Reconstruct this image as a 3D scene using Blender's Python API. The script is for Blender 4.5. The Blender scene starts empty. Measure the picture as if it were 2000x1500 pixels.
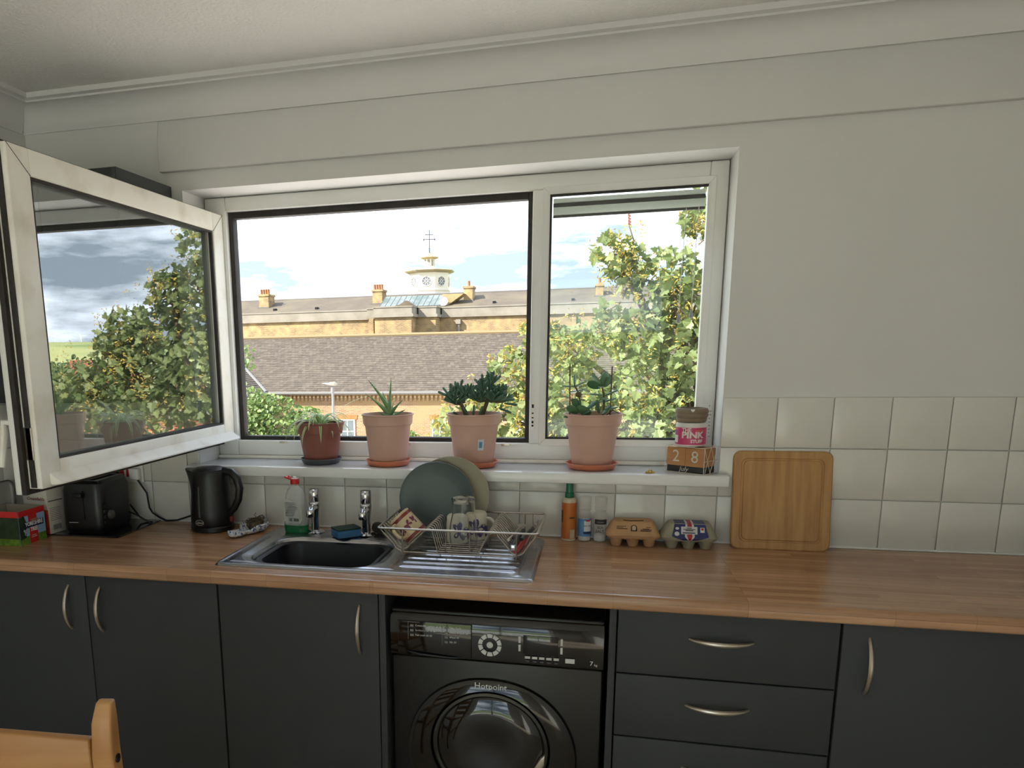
import bpy, bmesh, math, random
from mathutils import Vector, Matrix, Euler

S = bpy.context.scene
COL = S.collection
PI = math.pi
R = math.radians

# ------------------------------------------------------------------ camera
def make_camera():
    yaw, pitch, roll = R(-15.0814), R(-11.5636), R(-1.1224)
    cy, sy, cp, sp = math.cos(yaw), math.sin(yaw), math.cos(pitch), math.sin(pitch)
    f = Vector((sy*cp, cy*cp, sp)); r = Vector((cy, -sy, 0)); u = r.cross(f)
    r2 = math.cos(roll)*r + math.sin(roll)*u
    u2 = -math.sin(roll)*r + math.cos(roll)*u
    m = Matrix.Identity(4)
    for i in range(3):
        m[i][0], m[i][1], m[i][2] = r2[i], u2[i], -f[i]
    m[0][3], m[1][3], m[2][3] = -0.3635, -2.5517, 1.5174
    cam = bpy.data.cameras.new('camera')
    cam.sensor_fit = 'HORIZONTAL'; cam.sensor_width = 36.0
    cam.lens = 1530.43/2000*36
    cam.shift_x = (1000-756.5)/2000
    cam.shift_y = (997.7-750)/2000
    cam.clip_start = 0.02; cam.clip_end = 5000
    o = bpy.data.objects.new('camera', cam); o.matrix_world = m
    COL.objects.link(o); S.camera = o
make_camera()

# ------------------------------------------------------------------ colour management
S.view_settings.view_transform = 'Standard'
S.view_settings.look = 'None'
S.view_settings.gamma = 1.0
S.view_settings.use_curve_mapping = False
S.view_settings.exposure = 0.0
S.cycles.use_denoising = True
S.cycles.max_bounces = 10
S.cycles.transparent_max_bounces = 24
S.cycles.transmission_bounces = 8
S.cycles.sample_clamp_indirect = 6.0

# ------------------------------------------------------------------ sky and sun: the only lights
def make_world():
    w = bpy.data.worlds.new('sky'); S.world = w; w.use_nodes = True
    nt = w.node_tree; nt.nodes.clear(); N = nt.nodes.new; L = nt.links.new
    out = N('ShaderNodeOutputWorld'); bg = N('ShaderNodeBackground')
    tc = N('ShaderNodeTexCoord'); sep = N('ShaderNodeSeparateXYZ'); L(tc.outputs['Generated'], sep.inputs[0])
    grad = N('ShaderNodeValToRGB'); L(sep.outputs['Z'], grad.inputs[0])
    e = grad.color_ramp.elements
    e[0].position = 0.0; e[0].color = (0.34, 0.41, 0.48, 1)
    e[1].position = 0.6; e[1].color = (0.18, 0.29, 0.46, 1)
    m = e.new(0.22); m.color = (0.30, 0.38, 0.45, 1)
    mp = N('ShaderNodeMapping'); L(tc.outputs['Generated'], mp.inputs[0])
    mp.inputs['Scale'].default_value = (2.2, 2.2, 9.0)
    mp.inputs['Rotation'].default_value = (0.10, 0.12, 0.4)
    no = N('ShaderNodeTexNoise'); L(mp.outputs[0], no.inputs['Vector'])
    no.inputs['Scale'].default_value = 1.5; no.inputs['Detail'].default_value = 7; no.inputs['Roughness'].default_value = 0.58
    cr = N('ShaderNodeValToRGB'); L(no.outputs['Fac'], cr.inputs[0])
    cr.color_ramp.elements[0].position = 0.44; cr.color_ramp.elements[1].position = 0.66
    mix = N('ShaderNodeMixRGB'); L(cr.outputs['Color'], mix.inputs[0]); L(grad.outputs[0], mix.inputs[1])
    mix.inputs[2].default_value = (1.68, 1.80, 2.0, 1)
    L(mix.outputs[0], bg.inputs['Color']); bg.inputs['Strength'].default_value = SKY
    L(bg.outputs[0], out.inputs[0])
SKY = 2.5
make_world()

def make_sun():
    l = bpy.data.lights.new('sun_offscreen', 'SUN'); l.energy = 14.0; l.angle = R(0.6); l.color = (1.0, 0.95, 0.87)
    o = bpy.data.objects.new('sun_offscreen', l); COL.objects.link(o)
    a, e = R(52), R(40)
    d = Vector((math.sin(a)*math.cos(e), math.cos(a)*math.cos(e), -math.sin(e)))
    o.rotation_euler = d.to_track_quat('-Z', 'Y').to_euler(); o.location = (-20, -20, 25)
make_sun()

# ------------------------------------------------------------------ helpers
def lin(c):
    c = c/255.0
    return c/12.92 if c <= 0.04045 else ((c+0.055)/1.055)**2.4
def C(r, g, b): return (lin(r), lin(g), lin(b), 1)

def M(name, col, rough=0.5, metal=0.0, col2=None, scale=8.0, stretch=(1,1,1), bump=0.0, bscale=40.0, spec=0.5,
      trans=0.0, alpha=1.0, coat=0.0, detail=4.0, lo=0.35, hi=0.65, sub=0.0, coords='Object', bdist=0.003):
    m = bpy.data.materials.new(name); m.use_nodes = True
    nt = m.node_tree; N = nt.nodes.new; L = nt.links.new
    b = nt.nodes['Principled BSDF']
    b.inputs['Base Color'].default_value = col
    b.inputs['Roughness'].default_value = rough; b.inputs['Metallic'].default_value = metal
    b.inputs['Specular IOR Level'].default_value = spec
    b.inputs['Transmission Weight'].default_value = trans
    b.inputs['Alpha'].default_value = alpha
    b.inputs['Coat Weight'].default_value = coat
    tc = N('ShaderNodeTexCoord'); mp = N('ShaderNodeMapping'); L(tc.outputs[coords], mp.inputs[0])
    mp.inputs['Scale'].default_value = stretch
    if col2 is not None:
        no = N('ShaderNodeTexNoise'); L(mp.outputs[0], no.inputs['Vector'])
        no.inputs['Scale'].default_value = scale; no.inputs['Detail'].default_value = detail
        cr = N('ShaderNodeValToRGB'); L(no.outputs['Fac'], cr.inputs[0])
        cr.color_ramp.elements[0].position = lo; cr.color_ramp.elements[1].position = hi
        cr.color_ramp.elements[0].color = col; cr.color_ramp.elements[1].color = col2
        L(cr.outputs[0], b.inputs['Base Color'])
    if bump > 0:
        no2 = N('ShaderNodeTexNoise'); L(mp.outputs[0], no2.inputs['Vector'])
        no2.inputs['Scale'].default_value = bscale; no2.inputs['Detail'].default_value = 5
        bp = N('ShaderNodeBump'); bp.inputs['Strength'].default_value = bump; bp.inputs['Distance'].default_value = bdist
        L(no2.outputs['Fac'], bp.inputs['Height']); L(bp.outputs[0], b.inputs['Normal'])
    return m

def glass_pane(name, tint=(0.95, 0.98, 0.97, 1), f0=0.04):
    m = bpy.data.materials.new(name); m.use_nodes = True
    nt = m.node_tree; nt.nodes.clear(); N = nt.nodes.new; L = nt.links.new
    out = N('ShaderNodeOutputMaterial'); mix = N('ShaderNodeMixShader'); ge = N('ShaderNodeNewGeometry')
    dot = N('ShaderNodeVectorMath'); dot.operation = 'DOT_PRODUCT'
    L(ge.outputs['Normal'], dot.inputs[0]); L(ge.outputs['Incoming'], dot.inputs[1])
    def mth(op, a, b=None):
        n = N('ShaderNodeMath'); n.operation = op
        for i, q in enumerate((a, b)):
            if q is None: continue
            if isinstance(q, (int, float)): n.inputs[i].default_value = q
            else: L(q, n.inputs[i])
        return n.outputs[0]
    c = mth('ABSOLUTE', dot.outputs['Value']); p5 = mth('POWER', mth('SUBTRACT', 1.0, c), 5.0)
    fac = mth('ADD', mth('MULTIPLY', p5, 1-f0), f0)
    t = N('ShaderNodeBsdfTransparent'); t.inputs[0].default_value = tint
    g = N('ShaderNodeBsdfGlossy'); g.inputs['Roughness'].default_value = 0.0
    L(fac, mix.inputs[0]); L(t.outputs[0], mix.inputs[1]); L(g.outputs[0], mix.inputs[2]); L(mix.outputs[0], out.inputs[0])
    return m

def leaf_mat(name, c1, c2, trans=0.35, rough=0.5, per_island=True):
    m = bpy.data.materials.new(name); m.use_nodes = True
    nt = m.node_tree; N = nt.nodes.new; L = nt.links.new
    b = nt.nodes['Principled BSDF']; out = nt.nodes['Material Output']
    cr = N('ShaderNodeValToRGB')
    cr.color_ramp.elements[0].color = c1; cr.color_ramp.elements[1].color = c2
    if per_island:
        ge = N('ShaderNodeNewGeometry'); oi = N('ShaderNodeObjectInfo'); ad = N('ShaderNodeMath'); ad.operation = 'ADD'
        fr = N('ShaderNodeMath'); fr.operation = 'FRACT'
        L(ge.outputs['Random Per Island'], ad.inputs[0]); L(oi.outputs['Random'], ad.inputs[1]); L(ad.outputs[0], fr.inputs[0])
        L(fr.outputs[0], cr.inputs[0])
    else:
        oi = N('ShaderNodeObjectInfo'); L(oi.outputs['Random'], cr.inputs[0])
    L(cr.outputs[0], b.inputs['Base Color']); b.inputs['Roughness'].default_value = rough
    tr = N('ShaderNodeBsdfTranslucent'); L(cr.outputs[0], tr.inputs[0])
    mx = N('ShaderNodeMixShader'); mx.inputs[0].default_value = trans
    L(b.outputs[0], mx.inputs[1]); L(tr.outputs[0], mx.inputs[2]); L(mx.outputs[0], out.inputs[0])
    return m

def brick_mat(name, c1, c2, mortar, bw, bh, ms=0.012, rough=0.85, axes='XZ', bump=0.4, offset=0.5, noise=None, nscale=0.6):
    m = bpy.data.materials.new(name); m.use_nodes = True
    nt = m.node_tree; N = nt.nodes.new; L = nt.links.new
    b = nt.nodes['Principled BSDF']; b.inputs['Roughness'].default_value = rough
    tc = N('ShaderNodeTexCoord'); sp = N('ShaderNodeSeparateXYZ'); cb = N('ShaderNodeCombineXYZ')
    L(tc.outputs['Object'], sp.inputs[0]); L(sp.outputs[axes[0]], cb.inputs[0]); L(sp.outputs[axes[1]], cb.inputs[1])
    br = N('ShaderNodeTexBrick'); L(cb.outputs[0], br.inputs['Vector'])
    br.inputs['Color1'].default_value = c1; br.inputs['Color2'].default_value = c2; br.inputs['Mortar'].default_value = mortar
    br.inputs['Scale'].default_value = 1.0; br.inputs['Mortar Size'].default_value = ms
    br.inputs['Brick Width'].default_value = bw; br.inputs['Row Height'].default_value = bh; br.offset = offset
    last = br.outputs['Color']
    if noise is not None:
        no = N('ShaderNodeTexNoise'); L(tc.outputs['Object'], no.inputs['Vector']); no.inputs['Scale'].default_value = nscale
        no.inputs['Detail'].default_value = 6
        cr = N('ShaderNodeValToRGB'); L(no.outputs['Fac'], cr.inputs[0])
        cr.color_ramp.elements[0].position = 0.42; cr.color_ramp.elements[1].position = 0.66
        cr.color_ramp.elements[0].color = (0,0,0,1); cr.color_ramp.elements[1].color = (1,1,1,1)
        mx = N('ShaderNodeMixRGB'); L(cr.outputs[0], mx.inputs[0]); L(last, mx.inputs[1]); mx.inputs[2].default_value = noise
        last = mx.outputs[0]
    L(last, b.inputs['Base Color'])
    bp = N('ShaderNodeBump'); bp.inputs['Strength'].default_value = bump; bp.inputs['Distance'].default_value = 0.01; bp.invert = True
    L(br.outputs['Fac'], bp.inputs['Height']); L(bp.outputs[0], b.inputs['Normal'])
    return m

class B:
    """collects shapes for ONE mesh object"""
    def __init__(s): s.v = []; s.f = []; s.mi = []; s.m = Matrix.Identity(4); s.cur = 0
    def _add(s, vs, fs):
        o = len(s.v); s.v += [s.m @ Vector(p) for p in vs]
        for f in fs: s.f.append([i+o for i in f]); s.mi.append(s.cur)
        return s
    def box(s, x0, x1, y0, y1, z0, z1):
        vs = [(x0,y0,z0),(x1,y0,z0),(x1,y1,z0),(x0,y1,z0),(x0,y0,z1),(x1,y0,z1),(x1,y1,z1),(x0,y1,z1)]
        return s._add(vs, [(0,3,2,1),(4,5,6,7),(0,1,5,4),(1,2,6,5),(2,3,7,6),(3,0,4,7)])
    def loft(s, rings, cap0=True, cap1=True, closed=False):
        n = len(rings[0]); vs = [p for r in rings for p in r]; fs = []
        k = len(rings)
        for i in range(k if closed else k-1):
            a, b = i*n, ((i+1) % k)*n
            for j in range(n):
                j2 = (j+1) % n
                fs.append((a+j, a+j2, b+j2, b+j))
        if not closed:
            if cap0: fs.append(tuple(range(n-1, -1, -1)))
            if cap1: fs.append(tuple((k-1)*n+j for j in range(n)))
        return s._add(vs, fs)
    def lathe(s, prof, n=32, cx=0, cy=0, cap0=True, cap1=True, sx=1, sy=1):
        rings = [[(cx+r*sx*math.cos(2*PI*j/n), cy+r*sy*math.sin(2*PI*j/n), z) for j in range(n)] for r, z in prof]
        return s.loft(rings, cap0, cap1)
    def tube(s, pts, r, n=8, closed=False, cap=True):
        P = [Vector(p) for p in pts]; k = len(P); rings = []
        rr = r if isinstance(r, (list, tuple)) else [r]*k
        prev = None
        for i in range(k):
            if closed: t = P[(i+1) % k]-P[i-1]
            else: t = P[min(i+1, k-1)]-P[max(i-1, 0)]
            t.normalize()
            if prev is None:
                up = Vector((0,0,1)) if abs(t.z) < 0.9 else Vector((1,0,0))
                a = t.cross(up).normalized()
            else:
                a = prev - t*prev.dot(t)
                a = a.normalized() if a.length > 1e-6 else t.orthogonal().normalized()
            b = t.cross(a); prev = a
            rings.append([P[i]+rr[i]*(a*math.cos(2*PI*j/n)+b*math.sin(2*PI*j/n)) for j in range(n)])
        return s.loft(rings, cap, cap, closed)
    def prism(s, poly, axis, a, b):
        """poly: 2-D outline; axis: 'X','Y','Z' extruded from a to b"""
        def p3(p, t):
            return {'X': (t, p[0], p[1]), 'Y': (p[0], t, p[1]), 'Z': (p[0], p[1], t)}[axis]
        n = len(poly)
        vs = [p3(p, a) for p in poly]+[p3(p, b) for p in poly]
        fs = [tuple(range(n)), tuple(range(2*n-1, n-1, -1))]+[(j, n+j, n+(j+1) % n, (j+1) % n) for j in range(n)]
        return s._add(vs, fs)
    def poly(s, pts): return s._add(pts, [tuple(range(len(pts)))])
    def build(s, name, mat=None, parent=None, smooth=True, bevel=0, seg=2, ang=35, mesh_only=False):
        me = bpy.data.meshes.new(name); me.from_pydata([tuple(p) for p in s.v], [], s.f)
        mats = mat if isinstance(mat, (list, tuple)) else [mat]
        for mm in mats: me.materials.append(mm)
        if len(mats) > 1:
            me.polygons.foreach_set('material_index', s.mi)
        bm = bmesh.new(); bm.from_mesh(me)
        bmesh.ops.recalc_face_normals(bm, faces=bm.faces)
        if bevel > 0:
            ed = [e for e in bm.edges if len(e.link_faces) == 2 and e.calc_face_angle(0) > R(30)]
            rb = bmesh.ops.bevel(bm, geom=ed, offset=bevel, segments=seg, profile=0.5, affect='EDGES', clamp_overlap=True)
            for f in bm.faces: f.smooth = False
            for f in rb['faces']: f.smooth = True
        bm.to_mesh(me); bm.free()
        if smooth and bevel > 0: me.set_sharp_from_angle(angle=R(60))
        elif smooth:
            me.polygons.foreach_set('use_smooth', [True]*len(me.polygons)); me.set_sharp_from_angle(angle=R(ang))
        me.update()
        if mesh_only: return me
        return link(name, me, parent)

def link(name, me, parent=None, matrix=None):
    o = bpy.data.objects.new(name, me); COL.objects.link(o)
    if parent: o.parent = parent
    if matrix is not None: o.matrix_local = matrix
    return o

def tag(o, label, cat, group=None, kind=None):
    if label: o['label'] = label
    if cat: o['category'] = cat
    if group: o['group'] = group
    if kind: o['kind'] = kind
    return o

def thing(name, loc, label, cat, group=None, rz=0.0, rot=None):
    o = bpy.data.objects.new(name, None); COL.objects.link(o); o.location = loc
    o.rotation_euler = rot if rot else (0, 0, rz); o.empty_display_size = 0.05
    return tag(o, label, cat, group)

def struct(o): o['kind'] = 'structure'; return o

def sroot(name, loc=(0,0,0)):
    o = bpy.data.objects.new(name, None); COL.objects.link(o); o.location = loc; o.empty_display_size = 0.05
    return struct(o)

def rr_ring(cx, cy, w, d, r, z, n=6):
    """rounded rectangle ring"""
    pts = []
    for (sx, sy, a0) in ((1,1,0), (-1,1,90), (-1,-1,180), (1,-1,270)):
        ox, oy = cx+sx*(w/2-r), cy+sy*(d/2-r)
        for k in range(n):
            a = R(a0+90*k/(n-1)); pts.append((ox+r*math.cos(a), oy+r*math.sin(a), z))
    return pts

def text(s, size, mat, parent, loc, rot=(PI/2,0,0), name='lettering', extrude=0.0003, align='CENTER', sx=1.0, bend=None, shear=0.0, bold=0.0):
    cu = bpy.data.curves.new('t', 'FONT'); cu.body = s; cu.size = size; cu.align_x = align; cu.align_y = 'CENTER'
    cu.extrude = extrude; cu.resolution_u = 2; cu.shear = shear; cu.offset = bold
    t = bpy.data.objects.new('t', cu); COL.objects.link(t)
    dg = bpy.context.evaluated_depsgraph_get(); dg.update()
    me = bpy.data.meshes.new_from_object(t.evaluated_get(dg)); me.name = name
    bpy.data.objects.remove(t); bpy.data.curves.remove(cu)
    for v in me.vertices:
        v.co.x *= sx
        if bend:      # wrap round an upright cylinder of this radius (the lettering then sits on its surface)
            a = v.co.x/bend; rad = bend+v.co.z
            v.co.x = rad*math.sin(a); v.co.z = rad*math.cos(a)
    me.materials.clear(); me.materials.append(mat)
    o = link(name, me, parent); o.location = loc; o.rotation_euler = rot
    return o

# ------------------------------------------------------------------ materials
m_wall = M('wall_paint', C(222,220,217), 0.75, col2=C(217,215,211), scale=1.5, bump=0.05, bscale=60)
m_ceil = M('ceiling_stipple', C(232,229,223), 0.85, bump=0.8, bscale=95, bdist=0.006)
m_cove = M('coving_paint', C(224,222,219), 0.7)
m_tile = M('tile_glaze', C(224,221,214), 0.18, col2=C(217,214,206), scale=5)
m_grout = M('grout', C(200,194,182), 0.9)
m_upvc = M('window_plastic', C(240,239,237), 0.3, col2=C(232,230,224), scale=3)
m_upvc_dirty = M('weathered_plastic', C(246,242,234), 0.35, col2=C(222,212,194), scale=9, lo=0.5, hi=0.8)
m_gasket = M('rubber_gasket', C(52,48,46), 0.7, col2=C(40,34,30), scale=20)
m_sill = M('sill_board', C(238,238,237), 0.14)
m_floor = M('floor_boards', C(204,190,172), 0.45, col2=C(190,176,156), scale=3, stretch=(1,8,1))
m_glass = glass_pane('window_glass')
m_cab = M('cabinet_paint', C(55,57,59), 0.65, col2=C(52,54,56), scale=4, bump=0.03, bscale=200)
m_cab_edge = M('cabinet_carcass', C(66,69,70), 0.6)
m_dark = M('dark_gap', C(14,14,16), 0.9)
m_chrome = M('chrome', C(215,215,220), 0.10, 1.0)
m_satin = M('satin_nickel', C(206,196,180), 0.32, 1.0)
m_steel = M('brushed_steel', C(190,190,194), 0.24, 1.0, col2=C(172,172,178), scale=6, stretch=(1,12,1), bump=0.02, bscale=30)
m_wire = M('rack_wire', C(196,190,182), 0.25, 1.0)
m_black = M('black_plastic', C(17,17,20), 0.35)
m_blackgloss = M('black_gloss', C(12,12,14), 0.08, coat=0.5)
m_tub = M('bowl_plastic', C(34,35,40), 0.4)
m_white = M('white_plastic', C(235,234,230), 0.4)
m_print = M('white_print', C(205,205,200), 0.6)
m_red = M('red_plastic', C(200,38,40), 0.4)
m_pine = M('pine', C(194,146,92), 0.42, col2=C(170,118,68), scale=2.5, stretch=(1,7,7), bump=0.03, bscale=30)
# ------------------------------------------------------------------ worktop print
def worktop_mat():
    m = bpy.data.materials.new('oak_block_worktop'); m.use_nodes = True
    nt = m.node_tree; N = nt.nodes.new; L = nt.links.new
    b = nt.nodes['Principled BSDF']; b.inputs['Roughness'].default_value = 0.19
    tc = N('ShaderNodeTexCoord'); sp = N('ShaderNodeSeparateXYZ'); cb = N('ShaderNodeCombineXYZ'); ad = N('ShaderNodeMath')
    L(tc.outputs['Object'], sp.inputs[0]); ad.operation = 'SUBTRACT'
    L(sp.outputs['Y'], ad.inputs[0]); L(sp.outputs['Z'], ad.inputs[1])
    L(sp.outputs['X'], cb.inputs[0]); L(ad.outputs[0], cb.inputs[1])
    def stave(bw, bh, c1, c2, off):
        br = N('ShaderNodeTexBrick'); L(cb.outputs[0], br.inputs['Vector'])
        br.inputs['Color1'].default_value = c1; br.inputs['Color2'].default_value = c2; br.inputs['Mortar'].default_value = C(140,104,78)
        br.inputs['Scale'].default_value = 1; br.inputs['Mortar Size'].default_value = 0.0007; br.inputs['Mortar Smooth'].default_value = 0.3
        br.inputs['Brick Width'].default_value = bw; br.inputs['Row Height'].default_value = bh; br.offset = off; br.offset_frequency = 3
        return br
    b1 = stave(0.31, 0.029, C(206,160,124), C(162,120,90), 0.37)
    b2 = stave(0.47, 0.029, C(200,156,120), C(176,132,98), 0.61)
    mx = N('ShaderNodeMixRGB'); mx.inputs[0].default_value = 0.45; L(b1.outputs[0], mx.inputs[1]); L(b2.outputs[0], mx.inputs[2])
    mp = N('ShaderNodeMapping'); L(tc.outputs['Object'], mp.inputs[0]); mp.inputs['Scale'].default_value = (3, 45, 45)
    no = N('ShaderNodeTexNoise'); L(mp.outputs[0], no.inputs['Vector']); no.inputs['Scale'].default_value = 2.2; no.inputs['Detail'].default_value = 6
    cr = N('ShaderNodeValToRGB'); L(no.outputs['Fac'], cr.inputs[0])
    cr.color_ramp.elements[0].position = 0.3; cr.color_ramp.elements[1].position = 0.7
    cr.color_ramp.elements[0].color = (0.72,0.70,0.68,1); cr.color_ramp.elements[1].color = (1.08,1.08,1.08,1)
    mu = N('ShaderNodeMixRGB'); mu.blend_type = 'MULTIPLY'; mu.inputs[0].default_value = 0.8
    L(mx.outputs[0], mu.inputs[1]); L(cr.outputs[0], mu.inputs[2]); L(mu.outputs[0], b.inputs['Base Color'])
    return m
m_top = worktop_mat()

XL, XR, YB, ZC = -2.35, 0.86, -4.3, 2.386      # left wall, right wall, rear wall, ceiling
CT = 0.912                                      # worktop height
SILL = 1.13

# ------------------------------------------------------------------ room shell
struct(B().box(XL-.2, XR+.2, YB-.2, .25, -.2, 0).build('floor', m_floor, smooth=False))
struct(B().box(XL-.2, XR+.2, YB-.2, .25, ZC, ZC+.2).build('ceiling', m_ceil, smooth=False))
wb = B()
wb.box(XL-.2, -1.75, 0, .25, 0, ZC).box(0, XR+.2, 0, .25, 0, ZC).box(-1.75, 0, 0, .25, 0, 1.097).box(-1.75, 0, 0, .25, 2.062, ZC)
wall_back = struct(wb.build('wall_back', m_wall, smooth=False))
wall_left = struct(B().box(XL-.2, XL, YB, 0, 0, ZC).build('wall_left', m_wall, smooth=False))
struct(B().box(XR, XR+.2, YB, 0, 0, ZC).build('wall_right', m_wall, smooth=False))
wr = B()
wr.box(XL-.2, -2.0, YB-.2, YB, 0, ZC).box(0.2, XR+.2, YB-.2, YB, 0, ZC).box(-2.0, 0.2, YB-.2, YB, 2.15, ZC)
struct(wr.build('wall_rear', m_wall, smooth=False))
d2 = sroot('added_rear_door', (0, 0, 0))  # unseen glazed door, added to let daylight in from behind the camera
fr = B()
for x in (-2.0, -.94, .14): fr.box(x, x+.06, YB-.14, YB-.08, .0, 2.15)
fr.box(-1.94, .14, YB-.14, YB-.08, 0, .08).box(-1.94, .14, YB-.14, YB-.08, 2.09, 2.15)
fr.build('added_door_frame', m_upvc, d2, bevel=.004)
B().box(-1.94, .14, YB-.115, YB-.105, .08, 2.09).build('glass', m_glass, d2)

# coving along the back and left walls
def cove_profile():
    pts = [(0.0, 2.285), (-.006, 2.285), (-.008, 2.292)]
    for k in range(9):
        a = R(90*k/8); pts.append((-.012-.066*(1-math.cos(a)), 2.296+.066*math.sin(a)))
    pts += [(-.084, 2.362), (-.084, 2.368), (-.104, 2.370), (-.104, ZC), (0.0, ZC)]
    return pts
struct(B().prism(cove_profile(), 'X', XL, XR).build('trim_1', m_cove, ang=50))
struct(B().prism([(XL-p[0], p[1]) for p in cove_profile()], 'Y', YB, -.02).build('trim_2', m_cove, ang=50))
# boxed-out lintel above the window
struct(B().prism([(0.001, 2.121), (-.022, 2.121), (-.020, 2.22), (-.004, 2.283), (0.001, 2.283)], 'X', -1.82, XR).build('trim_3', m_wall, bevel=.003))
# bead of sealant along the worktop
struct(B().box(XL, XR, -.014, -.006, CT, CT+.006).build('trim_4', m_white, bevel=.002))

# glazed wall tiles: one object each, joints between them
def tile_mesh(w, h):
    return B().box(-w/2+.0012, w/2-.0012, -.007, 0, -h/2+.0012, h/2-.0012).build('tile', m_tile, bevel=.0015, seg=2, mesh_only=True)
tiles = {}
def put_tile(x0, x1, z0, z1, left=False):
    k = (round(x1-x0, 3), round(z1-z0, 3))
    if k not in tiles: tiles[k] = tile_mesh(*k)
    o = link('tile', tiles[k], wall_left if left else wall_back)
    if left:
        o.location = (XL, (x0+x1)/2, (z0+z1)/2); o.rotation_euler = (0, 0, PI/2)
    else:
        o.location = (-.001, (0+x0+x1)/2*0+0, 0); o.location = ((x0+x1)/2, -.0, (z0+z1)/2)
rows = [(CT, 1.06), (1.06, 1.21), (1.21, 1.36)]
for i in range(-16, 6):
    x0, x1 = i*.15, i*.15+.15
    x0 = max(x0, XL+.001); x1 = min(x1, XR)
    for (z0, z1) in rows:
        if x0 >= -1.78 and x1 <= .001:
            if z0 >= 1.097: continue
            z1 = min(z1, 1.097)
        elif x0 < -1.75 < x1:
            if z0 < 1.09:
                if z1 > 1.1:
                    put_tile(x0, -1.752, z0, z1); continue
            else:
                put_tile(x0, -1.752, z0, z1); continue
        put_tile(x0, x1, z0, z1)
for i in range(-8, 0):
    for (z0, z1) in rows: put_tile(i*.15, i*.15+.15-(.008 if i == -1 else 0), z0, z1, True)

# ------------------------------------------------------------------ window
struct(B().prism([(-1.775, -.062), (.024, -.062), (.024, -.001), (-.0005, -.001), (-.0005, .16), (-1.7495, .16), (-1.7495, -.001), (-1.775, -.001)], 'Z', 1.097, SILL)
       .build('trim_5', m_sill, bevel=.003))
win = sroot('window_1')
F0, F1 = .15, .225
fb = B()
fb.box(-1.748, -1.668, F0, F1, 1.142, 2.06)                       # left jamb
fb.box(-.055, -.002, F0, F1, 1.142, 2.06)                         # right jamb
fb.box(-1.668, -.055, F0, F1, 2.012, 2.06)                        # head
fb.box(-1.668, -.055, F0, F1, 1.142, 1.197)                       # bottom rail
fb.box(-.587, -.538, F0, F1, 1.197, 2.012)                        # mullion
fb.build('frame', m_upvc, win, bevel=.004)
B().box(-1.748, -.002, F0-.012, F1, SILL, 1.142).build('sill_upstand', m_upvc_dirty, win, bevel=.003)
# black rebate rubber round the open light
gk = B()
gk.box(-1.668, -1.651, .172, .21, 1.197, 2.012).box(-.603, -.587, .172, .21, 1.197, 2.012)
gk.box(-1.651, -.603, .172, .21, 1.990, 2.012).box(-1.651, -.603, .172, .21, 1.197, 1.211)
gk.build('gasket', m_gasket, win, bevel=.002)
# fixed light: mitred bead, gasket, pane
fx0, fx1, fz0, fz1 = -.538, -.055, 1.197, 2.012
def ring(b, x0, x1, z0, z1, w, y0, y1, wy=None):
    b.box(x0, x0+w, y0, y1, z0, z1); b.box(x1-w, x1, y0, y1, z0, z1)
    b.box(x0+w, x1-w, y0, y1, z0, z0+w); b.box(x0+w, x1-w, y0, y1, z1-w, z1)
    return b
def mitre(name, mat, parent, x0, x1, z0, z1, w, ya, yb):
    """four mitred bars sloping from ya (outside) to yb (inside edge)"""
    b = B(); o = [(x0, z0), (x1, z0), (x1, z1), (x0, z1)]; i = [(x0+w, z0+w), (x1-w, z0+w), (x1-w, z1-w), (x0+w, z1-w)]
    for k in range(4):
        k2 = (k+1) % 4
        vs = [(o[k][0], ya, o[k][1]), (o[k2][0], ya, o[k2][1]), (i[k2][0], yb, i[k2][1]), (i[k][0], yb, i[k][1]),
              (o[k][0], yb+.012, o[k][1]), (o[k2][0], yb+.012, o[k2][1]), (i[k2][0], yb+.012, i[k2][1]), (i[k][0], yb+.012, i[k][1])]
        b._add(vs, [(0,1,2,3), (7,6,5,4), (0,4,5,1), (1,5,6,2), (2,6,7,3), (3,7,4,0)])
    return b.build(name, mat, parent, smooth=False, bevel=.0012, seg=1)
mitre('glazing_bead', m_upvc, win, fx0-.016, fx1+.018, fz0-.006, fz1+.006, .022, F0-.006, F0+.004)
ring(B(), fx0+.006, fx1+.004, fz0+.016, fz1-.016, .006, F0+.004, F0+.02).build('glazing_gasket', m_gasket, win)
B().box(fx0+.006, fx1+.004, .176, .180, fz0+.016, fz1-.016).build('fixed_pane', m_glass, win, smooth=False)
# white louvre bars across the head of the fixed light
for k, (za, zb) in enumerate(((1.975, 1.989), (1.938, 1.962))):
    B().box(fx0+.014, fx1-.006, .190, .204, za, zb).build('vent_bar', m_upvc, win, bevel=.002)
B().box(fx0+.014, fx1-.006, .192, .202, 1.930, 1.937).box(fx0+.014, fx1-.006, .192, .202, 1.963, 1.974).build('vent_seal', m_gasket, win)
# strike plate on the mullion
st = B().box(-.581, -.569, F0-.003, F0, 1.245, 1.338).build('strike_plate', m_upvc_dirty, win, bevel=.001)
sl = B()
for z, h in ((1.324, .012), (1.30, .004), (1.285, .004), (1.270, .008), (1.258, .006)): sl.box(-.578, -.572, F0-.0045, F0-.002, z-h/2, z+h/2)
sl.build('slot_shade', m_dark, st)  # raised dark boxes: the shade inside the slots is put in as colour
kp = B()
for x in (-1.50, -1.03, -.68): kp.box(x, x+.03, F0-.004, F0+.0, 1.188, 1.196)
kp.build('keep', m_satin, win, bevel=.001)

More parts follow.
